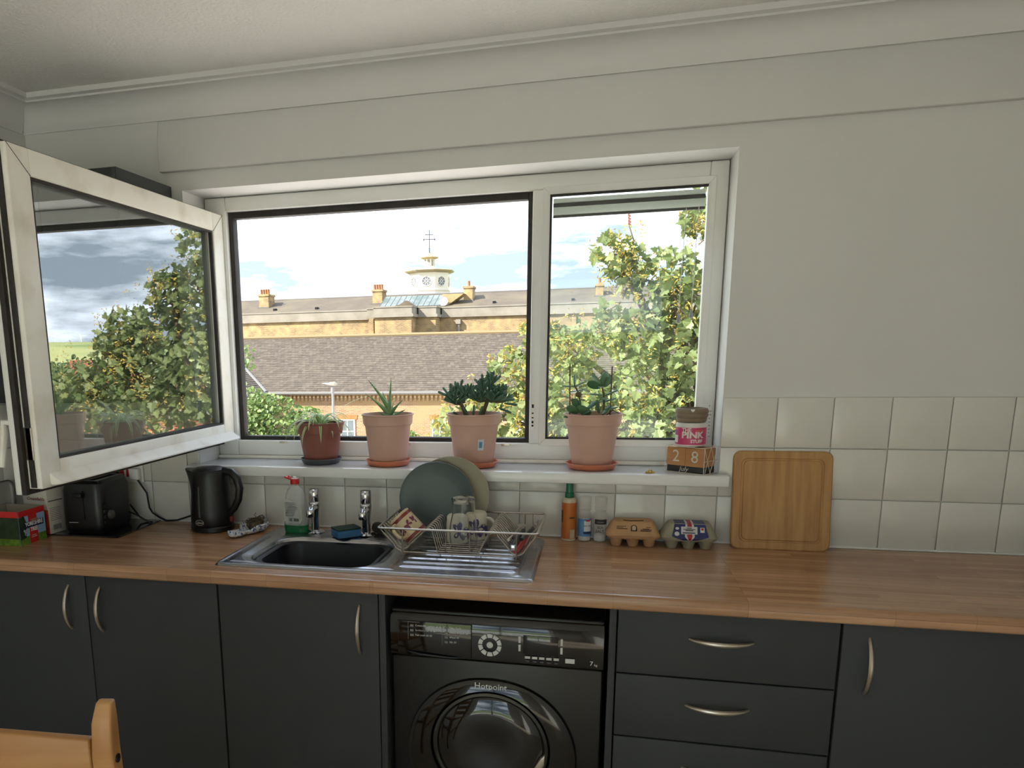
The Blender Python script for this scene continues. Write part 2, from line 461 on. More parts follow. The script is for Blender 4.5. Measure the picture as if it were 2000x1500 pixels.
# the casement swung open into the room (hinged on the left jamb)
sx = -1.68
Y0, Y1, Z0, Z1 = -.93, .148, 1.198, 2.0
sa = B()
T = .05
for (a0, a1, c0, c1) in ((Y0, Y0+.075, Z0, Z1), (Y1-.075, Y1, Z0, Z1)): sa.box(sx-T, sx, a0, a1, c0, c1)
sa.box(sx-T, sx, Y0+.075, Y1-.075, Z0, Z0+.066).box(sx-T, sx, Y0+.075, Y1-.075, Z1-.062, Z1)
sash = sa.build('sash', m_upvc_dirty, win, bevel=.003)
# bigger flange on the room side
fl = B()
for (a0, a1, c0, c1) in ((Y0-.014, Y0+.08, Z0-.014, Z1+.014), (Y1-.08, Y1+.0, Z0-.014, Z1+.014)): fl.box(sx-T-.018, sx-T-.0005, a0, a1, c0, c1)
fl.box(sx-T-.018, sx-T-.0005, Y0+.08, Y1-.08, Z0-.014, Z0+.066).box(sx-T-.018, sx-T-.0005, Y0+.08, Y1-.08, Z1-.062, Z1+.014)
fl.build('flange', m_upvc, sash, bevel=.003)
g2 = B()
g2.box(sx-T-.0004, sx-T+.014, Y0-.0142, Y0-.0002, Z0-.0142, Z1+.0142).box(sx-T-.0004, sx-T+.012, Y0, Y1-.01, Z1+.0002, Z1+.0142).box(sx-T-.0004, sx-T+.012, Y0, Y1-.01, Z0-.0142, Z0-.0002)
g2.box(sx-.030, sx-.014, Y0-.004, Y0-.0002, Z0+.003, Z1-.003)
g2.build('edge_gasket', m_gasket, sash, bevel=.0015)
gb = B(); q0, q1, r0, r1 = Y0+.075, Y1-.075, Z0+.066, Z1-.062
gb.box(sx-.016, sx-.004, q0, q0+.008, r0, r1).box(sx-.016, sx-.004, q1-.008, q1, r0, r1).box(sx-.016, sx-.004, q0+.008, q1-.008, r0, r0+.006).box(sx-.016, sx-.004, q0+.008, q1-.008, r1-.006, r1)
gb.build('glazing_gasket', m_gasket, sash)
B().box(sx-.028, sx-.024, q0+.001, q1-.001, r0+.001, r1-.001).build('pane', glass_pane('sash_glass', (.88, .92, .92, 1), .30), sash, smooth=False)
B().prism([(sx, Z0+.036), (sx, Z0+.008), (sx+.006, Z0+.006), (sx+.032, Z0+.008), (sx+.032, Z0+.014)], 'Y', Y0+.03, Y1-.02).build('drip_bar', m_upvc_dirty, sash, bevel=.002)
# mitre joints
mj = B()
for (ya, za, yb, zb) in ((Y0+.001, Z1-.001, Y0+.075, Z1-.062), (Y1-.001, Z1-.001, Y1-.075, Z1-.062)):
    mj.tube([(sx+.0003, ya, za), (sx+.0003, yb, zb)], .0008, 5)
mj.build('mitre_joint', m_gasket, sash)
hd = B().box(sx-T-.032, sx-T-.018, Y0+.010, Y0+.036, 1.30, 1.42).build('handle', m_upvc, sash, bevel=.004)
B().tube([(sx-T-.03, Y0+.022, 1.36), (sx-T-.06, Y0+.022, 1.36), (sx-T-.062, Y0+.02, 1.33), (sx-T-.062, Y0-.0, 1.25)], [.009, .009, .01, .008], 10).build('lever', m_upvc_dirty, hd)
lk = B().box(sx-.034, sx-.012, Y0-.004, Y0-.0002, 1.27, 1.35).build('lock_strip', m_satin, sash, bevel=.001)
hg = B()
for z in (1.235, 1.95): hg.tube([(sx-T-.004, Y1+.001, z-.03), (sx-T-.004, Y1+.001, z+.03)], .007, 10)
hg.build('hinge', m_satin, sash)

# pull cords in front of the fixed light
for k, (x, zb, lb) in enumerate(((-.125, 1.585, 'thin white pull cord with grey weight, the one hanging further from the window jamb'), (-.088, 1.60, 'thin white pull cord with grey weight, the one hanging nearer the right window jamb'))):
    c = thing('pull_cord', (x, .160, zb), lb, 'cord', 'pull cords at the fixed window pane')
    B().tube([(.006, .0, .345), (.003, .0, .2), (0, 0, .02)], .0010, 6).build('cord', m_white, c)
    B().lathe([(.001, .028), (.003, .026), (.0055, .006), (.0058, 0), (.004, -.001)], 14).build('weight', M('cord_weight', C(150,150,150), .4), c)
# ------------------------------------------------------------------ worktop with the cut-out for the sink bowl
HX0, HX1, HY0, HY1 = -1.385, -.945, -.515, -.155
wt = B()
nose = [(-.60, CT), (-.606, CT-.001), (-.611, CT-.005), (-.613, CT-.011), (-.613, CT-.028), (-.611, CT-.034), (-.606, CT-.038), (-.60, CT-.038)]
wt.prism(nose, 'X', XL+.002, XR-.001)
wt.box(XL+.002, HX0, -.60, -.002, CT-.038, CT).box(HX1, XR-.001, -.60, -.002, CT-.038, CT)
wt.box(HX0, HX1, -.60, HY0, CT-.038, CT).box(HX0, HX1, HY1, -.002, CT-.038, CT)
tag(wt.build('worktop', m_top, smooth=True, ang=25), 'long oak block-effect worktop with rounded front edge under the window', 'worktop')

# ------------------------------------------------------------------ base cabinets
DOORY = -.585
def bow_handle(parent, p0, p1, depth=.03):
    p0, p1 = Vector(p0), Vector(p1); pts = []; rad = []
    for k in range(13):
        t = k/12; q = p0.lerp(p1, t); q.y -= depth*math.sin(PI*t)**.7
        pts.append(q); rad.append(.0042+.0022*math.sin(PI*t))
    return B().tube(pts, rad, 10).build('handle', m_satin, parent)
def carcass(t, x0, x1, z1=CT-.038):
    b = B().box(x0, x0+.018, DOORY+.022, -.02, .1, z1).box(x1-.018, x1, DOORY+.022, -.02, .1, z1).box(x0+.018, x1-.018, DOORY+.022, -.02, .1, .118)
    b.box(x0+.018, x1-.018, -.032, -.02, .118, z1).box(x0+.018, x1-.018, DOORY+.022, DOORY+.066, z1-.018, z1)
    b.build('carcass', m_cab_edge, t)
    B().box(x0, x1, -.54, -.524, 0, .1).build('plinth', m_cab, t)
def door(t, x0, x1, z0=.108, z1=CT-.042):
    return B().box(x0+.002, x1-.002, DOORY, DOORY+.02, z0, z1).build('door', m_cab, t, bevel=.0015)
u = thing('base_cabinet', (0,0,0), 'dark grey double-door base cabinet under the toaster and kettle', 'cabinet')
carcass(u, -2.346, -1.407)
d = door(u, -2.346, -1.845); bow_handle(d, (-1.905, DOORY, .835), (-1.905, DOORY, .695))
d = door(u, -1.845, -1.407); bow_handle(d, (-1.796, DOORY, .835), (-1.796, DOORY, .695))
u = thing('sink_cabinet', (0,0,0), 'dark grey single-door cabinet below the steel sink', 'cabinet')
carcass(u, -1.405, -.905)
d = door(u, -1.405, -.924); bow_handle(d, (-.978, DOORY, .833), (-.978, DOORY, .692))
B().box(-.923, -.905, DOORY, DOORY+.0215, .0, CT-.04).build('end_panel', m_cab, u, bevel=.001)
u = thing('drawer_cabinet', (0,0,0), 'dark grey drawer cabinet to the right of the washing machine', 'cabinet')
carcass(u, -.316, .21)
B().box(-.316, -.299, DOORY, DOORY+.0215, 0, CT-.04).build('end_panel', m_cab, u, bevel=.001)
for z1, z0 in ((CT-.040, .700), (.696, .527), (.523, .33), (.326, .108)):
    d = B().box(-.295, .208, DOORY, DOORY+.02, z0, z1).build('drawer', m_cab, u, bevel=.0015)
    zc = z1-.07; b = bow_handle(d, (-.124, DOORY, zc), (.022, DOORY, zc))
u = thing('end_cabinet', (0,0,0), 'dark grey base cabinet at the right wall, beside the drawers', 'cabinet')
carcass(u, .212, .858)
d = door(u, .212, .858); bow_handle(d, (.27, DOORY, .835), (.27, DOORY, .695))

# wall cabinet left of the window
u = thing('wall_cabinet', (0,0,1.37), 'dark grey wall cabinet in the corner behind the open casement', 'cabinet')
B().box(-2.346, -1.79, -.325, -.001, .0, .706).build('carcass', m_cab_edge, u, bevel=.001)
for x0, x1 in ((-2.346, -2.055), (-2.053, -1.79)):
    d = B().box(x0+.001, x1-.001, -.347, -.3265, .0, .70).build('door', m_cab, u, bevel=.0015)
    bow_handle(d, ((x1-.04 if x0 < -2.1 else x0+.04), -.347, .06), ((x1-.04 if x0 < -2.1 else x0+.04), -.347, .19))

# ------------------------------------------------------------------ sink
def sstep(a, b, x):
    t = max(0.0, min(1.0, (x-a)/(b-a))); return t*t*(3-2*t)
def rrd(x, y, x0, x1, y0, y1, r):
    qx = abs(x-(x0+x1)/2)-(x1-x0)/2+r; qy = abs(y-(y0+y1)/2)-(y1-y0)/2+r
    return math.hypot(max(qx, 0), max(qy, 0))+min(max(qx, qy), 0)-r
SX0, SX1, SY0, SY1 = -1.436, -.512, -.548, -.062
def sink_h(x, y):
    e = rrd(x, y, SX0, SX1, SY0, SY1, .022)
    h = .007*sstep(0, -.007, e)
    h -= .0035*sstep(-.012, -.02, e)*(1-sstep(-.034, -.04, e)) * 0.5
    bd = rrd(x, y, -1.365, -.965, -.497, -.172, .085)
    lip = sstep(.03, .0, bd)
    h -= .006*lip
    h -= .155*sstep(.002, -.03, bd)
    dd = rrd(x, y, -.915, -.548, -.515, -.105, .03)
    ins = sstep(.0, -.012, dd)
    h -= .006*ins
    if dd < -.01:
        k = math.sin((y+.515)/.046*2*PI)
        h += .0045*max(0, k)**5*sstep(-.012, -.03, dd)
    return h
def make_sink():
    nx, ny = 232, 124; me = bpy.data.meshes.new('basin'); vs = []; fs = []
    for j in range(ny+1):
        for i in range(nx+1):
            x = SX0+(SX1-SX0)*i/nx; y = SY0+(SY1-SY0)*j/ny
            # round the outer corners
            cx = min(max(x, SX0+.02), SX1-.02); cy2 = min(max(y, SY0+.02), SY1-.02)
            dx, dy = x-cx, y-cy2; q = math.hypot(dx, dy)
            mxx = max(abs(dx), abs(dy))
            if dx and dy and q > 0: x, y = cx+dx*mxx/q, cy2+dy*mxx/q
            vs.append((x, y, CT+.0006+sink_h(x, y)))
    for j in range(ny):
        for i in range(nx):
            a = j*(nx+1)+i; fs.append((a, a+1, a+nx+2, a+nx+1))
    me.from_pydata(vs, [], fs); me.materials.append(m_steel)
    me.polygons.foreach_set('use_smooth', [True]*len(fs)); me.update()
    t = thing('kitchen_sink', (0,0,0), 'stainless steel inset sink with bowl and ribbed drainer', 'sink')
    link('basin', me, t)
    ov = B(); ov.m = Matrix.Translation((-1.13, -.1705, CT-.03)) @ Matrix.Rotation(R(90), 4, 'X')
    ov.lathe([(.013, 0), (.013, .003), (.009, .003), (.009, 0)], 20, cap0=False, cap1=False); ov.build('overflow', m_chrome, t)
make_sink()
def tub():
    t = thing('washing_up_bowl', (-1.165, -.3345, CT-.1532), 'black plastic washing-up bowl standing inside the sink', 'bowl')
    w, d = .36, .275
    rings = [rr_ring(0, 0, w*.80, d*.78, .05, .0), rr_ring(0, 0, w*.86, d*.84, .055, .012), rr_ring(0, 0, w*.97, d*.96, .06, .128), rr_ring(0, 0, w+.02, d+.02, .065, .134),
             rr_ring(0, 0, w+.024, d+.024, .066, .141), rr_ring(0, 0, w+.012, d+.012, .062, .146), rr_ring(0, 0, w-.014, d-.014, .058, .143), rr_ring(0, 0, w*.84, d*.82, .05, .016), rr_ring(0, 0, w*.78, d*.76, .05, .008)]
    B().loft(rings).build('tub', m_tub, t)
    rim = [rr_ring(0, 0, w+.0245, d+.0245, .066, .1405), rr_ring(0, 0, w+.013, d+.013, .062, .1468), rr_ring(0, 0, w-.012, d-.012, .058, .1440)]
    B().loft(rim, False, False).build('rim', m_tub, t)
tub()

def tap(x, y, label):
    t = thing('pillar_tap', (x, y, CT+.0075), label, 'tap', rz=R(8)); t.scale = (1.16, 1.16, 1.0)
    B().lathe([(.027, 0), (.027, .003), (.022, .007), (.012, .010)], 28).build('base_flange', m_chrome, t)
    B().lathe([(.0115, .006), (.0115, .012), (.0120, .05), (.0155, .085), (.0175, .098), (.0170, .104), (.0150, .107)], 28).build('body', m_chrome, t)
    hdl = B().lathe([(.0150, .1075), (.0165, .110), (.0160, .135), (.0150, .148), (.0145, .150), (.0, .1505)], 28).build('head', m_chrome, t)
    B().tube([(0, -.010, .142), (0, -.026, .143), (-.002, -.036, .1445)], [.0045, .004, .0045], 10).build('lever', m_chrome, hdl)
    sp = B().tube([(0, -.008, .088), (0, -.03, .092), (0, -.05, .090), (0, -.062, .084)], [.012, .011, .0105, .0105], 14).build('spout', m_chrome, t)
    B().lathe([(.0105, .068), (.0118, .070), (.0118, .090), (.0105, .092)], 20, 0, -.064).build('aerator', m_chrome, sp)
tap(-1.272, -.118, 'chrome pillar tap beside the washing-up liquid bottle')
tap(-1.090, -.126, 'chrome pillar tap between the sponge and the sink plug')
# ------------------------------------------------------------------ washing machine
def washer():
    t = thing('washing_machine', (-.61, 0, 0), 'black front-loading washing machine with round porthole under the worktop', 'washing machine')
    FY = -.565
    B().box(-.284, .284, FY, -.03, .02, .826).build('body', m_black, t, bevel=.006)
    # rounded top lip and control panel
    panel = B().prism([(FY+.02, .686), (FY-.006, .690), (FY-.014, .70), (FY-.016, .78), (FY-.010, .806), (FY+.004, .822), (FY+.02, .826)], 'X', -.284, .284).build('control_panel', m_blackgloss, t, bevel=.002)
    PY = FY-.0162
    dr = B().box(-.262, -.058, PY-.003, PY+.002, .700, .798).build('soap_drawer', m_blackgloss, t, bevel=.002)
    B().tube([(-.235, PY-.004, .712), (-.20, PY-.007, .706), (-.12, PY-.006, .702), (-.075, PY-.003, .703)], [.001, .004, .003, .001], 8).build('grip', m_black, dr)
    def line(x, z, s, size=.0072):
        text(s, size, m_print, panel, (x, PY-.0035, z), align='LEFT', name='lettering')
    for k, s in enumerate(('Cotton/Bio cotton 60 40 30', 'Synthetics 60 40 30', 'Fast wash 60 30')): line(-.212, .786-.0135*k, s)
    for k, s in enumerate(('Baby Cycle', 'Duvet & Quilt 30', 'Wool 40', 'Silk 30')): line(-.118, .786-.0135*k, s)
    ic = B()
    for k in range(3): ic.box(-.226, -.216, PY-.0038, PY-.003, .782-.0135*k, .788-.0135*k)
    for k in range(4): ic.box(-.131, -.122, PY-.0038, PY-.003, .782-.0135*k, .788-.0135*k)
    ic.box(-.232, -.2312, PY-.0038, PY-.003, .745, .796).box(-.232, -.20, PY-.0038, PY-.003, .7955, .7963)
    ic.box(-.138, -.1372, PY-.0038, PY-.003, .735, .796).box(-.138, -.11, PY-.0038, PY-.003, .7955, .7963)
    o = ic.build('symbol', M('grey_print', C(120,120,116), .6), panel); o['kind'] = 'stuff'
    cx, cz = -.009, .746
    for k in range(10):
        a0 = 90+18+36*k+3.5; a1 = a0+29
        pts = []
        for q in range(6): a = R(a0+(a1-a0)*q/5); pts.append((cx+.031*math.cos(a), cz+.031*math.sin(a)))
        for q in range(5, -1, -1): a = R(a0+(a1-a0)*q/5); pts.append((cx+.0205*math.cos(a), cz+.0205*math.sin(a)))
        B().prism(pts, 'Y', PY-.005, PY).build('dial_button', m_print, panel, smooth=False)
    b = B(); b.m = Matrix.Translation((cx, PY, cz)) @ Matrix.Rotation(R(90), 4, 'X'); b.lathe([(.0085, 0), (.0085, .005), (.007, .006)], 24); b.build('centre_button', m_print, panel)
    for x, z in ((.069, .767), (.069, .744), (.177, .767), (.177, .744)):
        B().box(x-.003, x+.003, PY-.004, PY, z-.009, z+.009).build('display_button', m_print, panel, bevel=.0006, seg=1)
    B().box(.078, .168, PY-.002, PY+.001, .728, .779).build('display', m_blackgloss, panel, bevel=.001)
    for k in range(5): B().box(.083+.0185*k, .097+.0185*k, PY-.004, PY, .716, .7225).build('option_button', m_print, panel, bevel=.0006, seg=1)
    b = B()
    for k in range(5): b.box(.085+.0185*k, .095+.0185*k, PY-.0008, PY+.0004, .7085, .7100).box(.086+.0185*k, .094+.0185*k, PY-.0008, PY+.0004, .7055, .7068)
    b.build('small_print', M('dim_print', C(90,90,88), .6), panel)
    B().box(.187, .211, PY-.005, PY, .712, .724).build('start_button', m_print, panel, bevel=.001)
    text('7', .017, m_print, panel, (.253, PY-.0015, .715)); text('kg', .009, m_print, panel, (.264, PY-.0015, .712))
    # door: wide gloss bezel, round porthole, dark glass bowl
    dcx, dcz = -.008, .452
    door = B(); n = 72
    def ell(rx, rz, y, cz=dcz-.03): return [(dcx+rx*math.copysign(abs(math.cos(2*PI*j/n))**.92, math.cos(2*PI*j/n)), y, cz+rz*math.sin(2*PI*j/n)) for j in range(n)]
    def cir(r, y): return [(dcx+r*math.cos(2*PI*j/n), y, dcz+r*math.sin(2*PI*j/n)) for j in range(n)]
    door.loft([ell(.232, .222, FY-.0005), ell(.228, .220, FY-.012), ell(.215, .21, FY-.019), cir(.163, FY-.024), cir(.160, FY-.018), cir(.158, FY-.001)], False, False)
    dr = door.build('door', m_blackgloss, t)
    B().loft([cir(.158, FY-.010), cir(.1565, FY-.022), cir(.150, FY-.026), cir(.145, FY-.022), cir(.143, FY-.008)], False, False).build('porthole_ring', M('smoke_chrome', C(88,88,86), .16, .9), dr)
    m_port = M('porthole_glass', C(18,18,20), .04, coat=.6)
    B().loft([cir(.145, FY-.018), cir(.12, FY-.030), cir(.085, FY-.036), cir(.05, FY-.030), cir(.02, FY-.026), cir(.002, FY-.025)], False, True).build('porthole_glass', m_port, dr)
    hb = B().prism([(dcx+.128, dcz-.075), (dcx+.148, dcz-.03), (dcx+.150, dcz+.0), (dcx+.138, dcz-.012), (dcx+.122, dcz-.04)], 'Y', FY-.034, FY-.02)
    hb.build('door_catch', m_satin, dr, bevel=.002)
    text('Hotpoint', .0235, m_print, dr, (-.006, FY-.0225, .6285), rot=(R(90), 0, 0), bold=.0002)
    for x in (-.25, .25):
        for y in (-.5, -.1): B().lathe([(.022, 0), (.022, .012), (.012, .014), (.012, .03)], 12, x, y).build('foot', m_black, t)
washer()

# ------------------------------------------------------------------ drying rack
def rack():
    t = thing('dish_rack', (0, 0, CT), 'chrome wire dish drying rack on the ribbed drainer', 'dish rack')
    X0, X1, YA, YZ, ZR = -.985, -.512, -.362, -.072, .088
    def arc(cx, cz, r, a0, a1, n=5): return [(cx+r*math.cos(R(a0+(a1-a0)*k/n)), cz+r*math.sin(R(a0+(a1-a0)*k/n))) for k in range(n+1)]
    prof = [(X0, ZR)]+arc(-.915, .046, .026, 195, 345)+arc(-.832, .080, .010, 150, 20)+[(-.806, .022), (-.684, .022)]+arc(-.646, .080, .010, 160, 30)+arc(-.573, .046, .026, 195, 345)+[(X1, ZR)]
    me = B().tube([(x, 0, z) for x, z in prof], .0020, 6).build('wire', m_wire, mesh_only=True)
    for k in range(12):
        y = YA+.012+(YZ-YA-.024)*k/11
        link('wire', me, t).location = (0, y, 0)
    rim = rr_ring((X0+X1)/2, (YA+YZ)/2, X1-X0, YZ-YA, .012, ZR, 4)
    B().tube(rim, .0033, 8, closed=True).build('rim', m_wire, t)
    for y in (YA+.006, YZ-.006):
        b = B()
        b.tube([(-.915, y, .0175), (-.573, y, .0175)], .002, 6); b.build('floor_rail', m_wire, t)
    for x in (-.915, -.573, -.806, -.684):
        B().tube([(x, YA+.004, .021), (x, YZ-.004, .021)], .0018, 6).build('cross_rail', m_wire, t)
    for x in (-.910, -.575):
        for y in (YA+.004, YZ-.004): B().tube([(x, y, ZR), (x, y, .0085)], .002, 6).build('leg', m_wire, t)
    for x in (-.78, -.71): B().tube([(x, YA+.002, ZR), (x, YA+.004, .021)], .0018, 6).build('upright', m_wire, t)
    for x in (-.66, -.55): B().tube([(x, YZ-.002, ZR), (x, YZ-.004, .021)], .0018, 6).build('upright', m_wire, t)
rack()

def plate(name, loc, r, tilt, mat, label):
    t = thing(name, loc, label, 'plate', rot=(R(90+tilt), 0, 0))
    prof = [(.0, -.002), (r*.58, -.002), (r*.60, -.001), (r*.66, -.001), (r*.95, .0065), (r, .009), (r*.998, .0115), (r*.94, .0095), (r*.66, .0035), (r*.60, .003), (0, .003)]
    b = B(); b.lathe(prof[1:-1], 64, cap0=True, cap1=True); b.build('dish', mat, t)
    rim = B(); rim.tube([(r*.998*math.cos(2*PI*k/64), r*.998*math.sin(2*PI*k/64), .0105) for k in range(64)], .0018, 6, closed=True); rim.build('rim', mat, t)
# (local +z of a plate faces the room)
plate('dinner_plate', (-.850, -.133, CT+.1360), .120, -4, M('grey_glaze', C(80,91,91), .4, col2=C(75,86,86), scale=6), 'dark grey-green plate upright in the dish rack before a cream plate')
plate('dinner_plate', (-.808, -.1088, CT+.1475), .123, -4, M('cream_glaze', C(164,158,138), .4, col2=C(157,151,131), scale=6), 'cream plate upright in the dish rack behind the grey one')

m_clear = M('clear_glass', (1,1,1,1), 0.0, trans=1.0); m_clear.node_tree.nodes['Principled BSDF'].inputs['IOR'].default_value = 1.25
def glass_t():
    t = thing('drinking_glass', (-.736, -.304, CT+.024), 'tall clear curved drinking glass upside down in the dish rack', 'glass')
    prof = [(.0385, 0), (.0412, .03), (.0425, .05), (.040, .075), (.0345, .10), (.0335, .12), (.0352, .137), (.0352, .150), (.033, .1525), (.0, .1525)]
    inn = [(.0, .138), (.030, .137), (.0315, .12), (.0325, .10), (.038, .075), (.0405, .05), (.0392, .03), (.0365, 0)]
    B().lathe(prof[:-1]+inn[1:], 40, cap0=False, cap1=False).lathe([(.033, .1525), (.001, .1520)], 40, cap0=False).lathe([(.030, .137), (.001, .138)], 40, cap0=False).build('tumbler', m_clear, t)
glass_t()

m_mugw = M('mug_white', C(214,208,188), .3)
m_mugp = M('mug_purple_print', C(96,88,140), .45, col2=C(58,48,110), scale=60)
def flower_patch(b, rad, a0, z0, s, seed):
    """leaf-shaped decal hugging a cylinder"""
    rng = random.Random(seed)
    for k in range(7):
        ang = rng.uniform(0, 2*PI); L_, W = s*rng.uniform(.8, 1.25), s*.30
        ring_ = []
        for q in range(12):
            t = q/12*2*PI; lx = L_*(.5+.5*math.cos(t)); ly = W*math.sin(t)*(.55+.45*math.cos(t*.5)**2)
            x = lx*math.cos(ang)-ly*math.sin(ang); z = lx*math.sin(ang)+ly*math.cos(ang)
            a = a0+x/rad; ring_.append((rad*math.sin(a), -rad*math.cos(a), z0+z))
        b.poly(ring_)
def mug_up(loc, label, rz, hz):
    t = thing('mug', loc, label, 'mug', rz=rz)
    B().lathe([(.0335, 0), (.0345, .002), (.0345, .05), (.0325, .078), (.028, .084), (.026, .082), (.024, .0805), (0.001, .0805)], 36, cap0=False).lathe([(.0335, 0), (.031, .002), (.031, .074), (.001, .075)], 36, cap0=False).build('cup', m_mugw, t)
    B().tube([(math.cos(hz)*r_, math.sin(hz)*r_, z) for r_, z in ((.030, .018), (.044, .016), (.056, .028), (.058, .042), (.052, .056), (.043, .063), (.030, .064))], .0052, 10).build('handle', m_mugw, t)
    b = B(); flower_patch(b, .0352, -.1, .036, .030, 3); flower_patch(b, .0352, 1.0, .040, .028, 5); b.build('leaf_print', m_mugp, t, smooth=False)
mug_up((-.768, -.222, CT+.024), 'white mug with purple leaf print, upside down behind the drinking glass', R(25), R(95))
mug_up((-.7185, -.1687, CT+.024), 'white mug with blue flower print beside a purple-leaf mug in the rack', R(15), R(-15))

def floral_mug():
    t = thing('floral_mug', (-.9145, -.27, CT+.0785), 'cream floral mug with red bands lying tilted in the dish rack', 'mug', rot=(R(3), R(135), 0))
    mc = M('mug_cream', C(214,196,156), .35, col2=C(200,176,140), scale=30)
    B().lathe([(.031, -.042), (.036, -.040), (.0375, -.03), (.0375, .040), (.0365, .0425), (.0345, .041), (.0345, -.034), (.001, -.036)], 40).build('cup', mc, t)
    mr = M('mug_red_band', C(132,46,40), .4)
    for z in (-.034, .030): B().lathe([(.0378, z), (.0378, z+.010)], 40, cap0=False, cap1=False).build('band', mr, t)
    a = R(-62)
    B().tube([(math.cos(a)*r_, math.sin(a)*r_, z) for r_, z in ((.034, -.024), (.050, -.025), (.060, -.012), (.060, .010), (.050, .022), (.034, .022))], .0058, 10).build('handle', mc, t)
    b = B(); b.m = Matrix.Rotation(R(-20), 4, 'Z'); flower_patch(b, .0379, 0, .0, .016, 8); flower_patch(b, .0379, .9, .01, .016, 12); flower_patch(b, .0379, -.8, .0, .014, 15)
    b.build('flower_print', M('mug_plum_print', C(120,48,72), .4), t, smooth=False)
floral_mug()

def cutlery():
    # laid lengthways in the end trough of the rack (its wires run from the peak at x -.646 down to z .02 and up to the rim)
    m_k = M('black_handle', C(22,22,25), .3); m_r = M('red_handle', C(196,40,52), .35)
    O = (-.573, -.28, CT); q = lambda *p: [(x-O[0], y-O[1], z) for x, y, z in p]
    t = thing('tin_opener', O, 'red and black handled tin opener lying in the end of the dish rack', 'tin opener')
    B().tube(q((-.578, -.350, .0325), (-.574, -.31, .0335), (-.566, -.26, .0385), (-.557, -.212, .047)), [.0065, .0085, .0090, .0065], 12).build('red_handle', m_r, t)
    B().tube(q((-.586, -.348, .048), (-.584, -.31, .0505), (-.577, -.26, .055), (-.568, -.205, .062)), [.0075, .0085, .0088, .0065], 12).build('black_handle', m_k, t)
    b = B(); b.m = Matrix.Translation((-O[0], -O[1], 0)); b.box(-.5925, -.578, -.355, -.342, .034, .052); b.build('cutter_head', m_chrome, t, bevel=.002)
    t = thing('paring_knife', O, 'black handled paring knife lying in the end of the dish rack', 'knife')
    B().tube(q((-.562, -.335, .0655), (-.556, -.30, .0665), (-.545, -.25, .0700), (-.540, -.215, .0725)), [.0055, .0075, .0070, .0055], 10).build('handle', m_k, t)
    b = B(); pts = q((-.540, -.216, .066), (-.530, -.150, .074), (-.527, -.128, .080), (-.530, -.146, .084), (-.540, -.216, .0795))
    b._add(pts+[(x+.0014, y, z) for x, y, z in pts], [(0, 1, 2, 3, 4), (9, 8, 7, 6, 5)]+[(k, (k+1) % 5, 5+(k+1) % 5, 5+k) for k in range(5)]); b.build('blade', m_chrome, t)
    t = thing('steel_spoon', O, 'steel spoon lying behind the red tin opener in the dish rack', 'spoon')
    B().tube(q((-.600, -.335, .062), (-.592, -.28, .064), (-.583, -.21, .068), (-.580, -.185, .0665)), [.0042, .0034, .0030, .0040], 8).build('stem', m_satin, t)
    b = B(); b.m = Matrix.Translation((-.578-O[0], -.165-O[1], .068)) @ Matrix.Rotation(R(84), 4, 'Z') @ Matrix.Diagonal((1.5, 1, .45, 1)); b.lathe([(.001, -.010), (.008, -.009), (.013, -.004), (.0145, .002), (.0135, .003), (.007, -.006), (.001, -.007)], 20); b.build('spoon_bowl', m_satin, t)
cutlery()

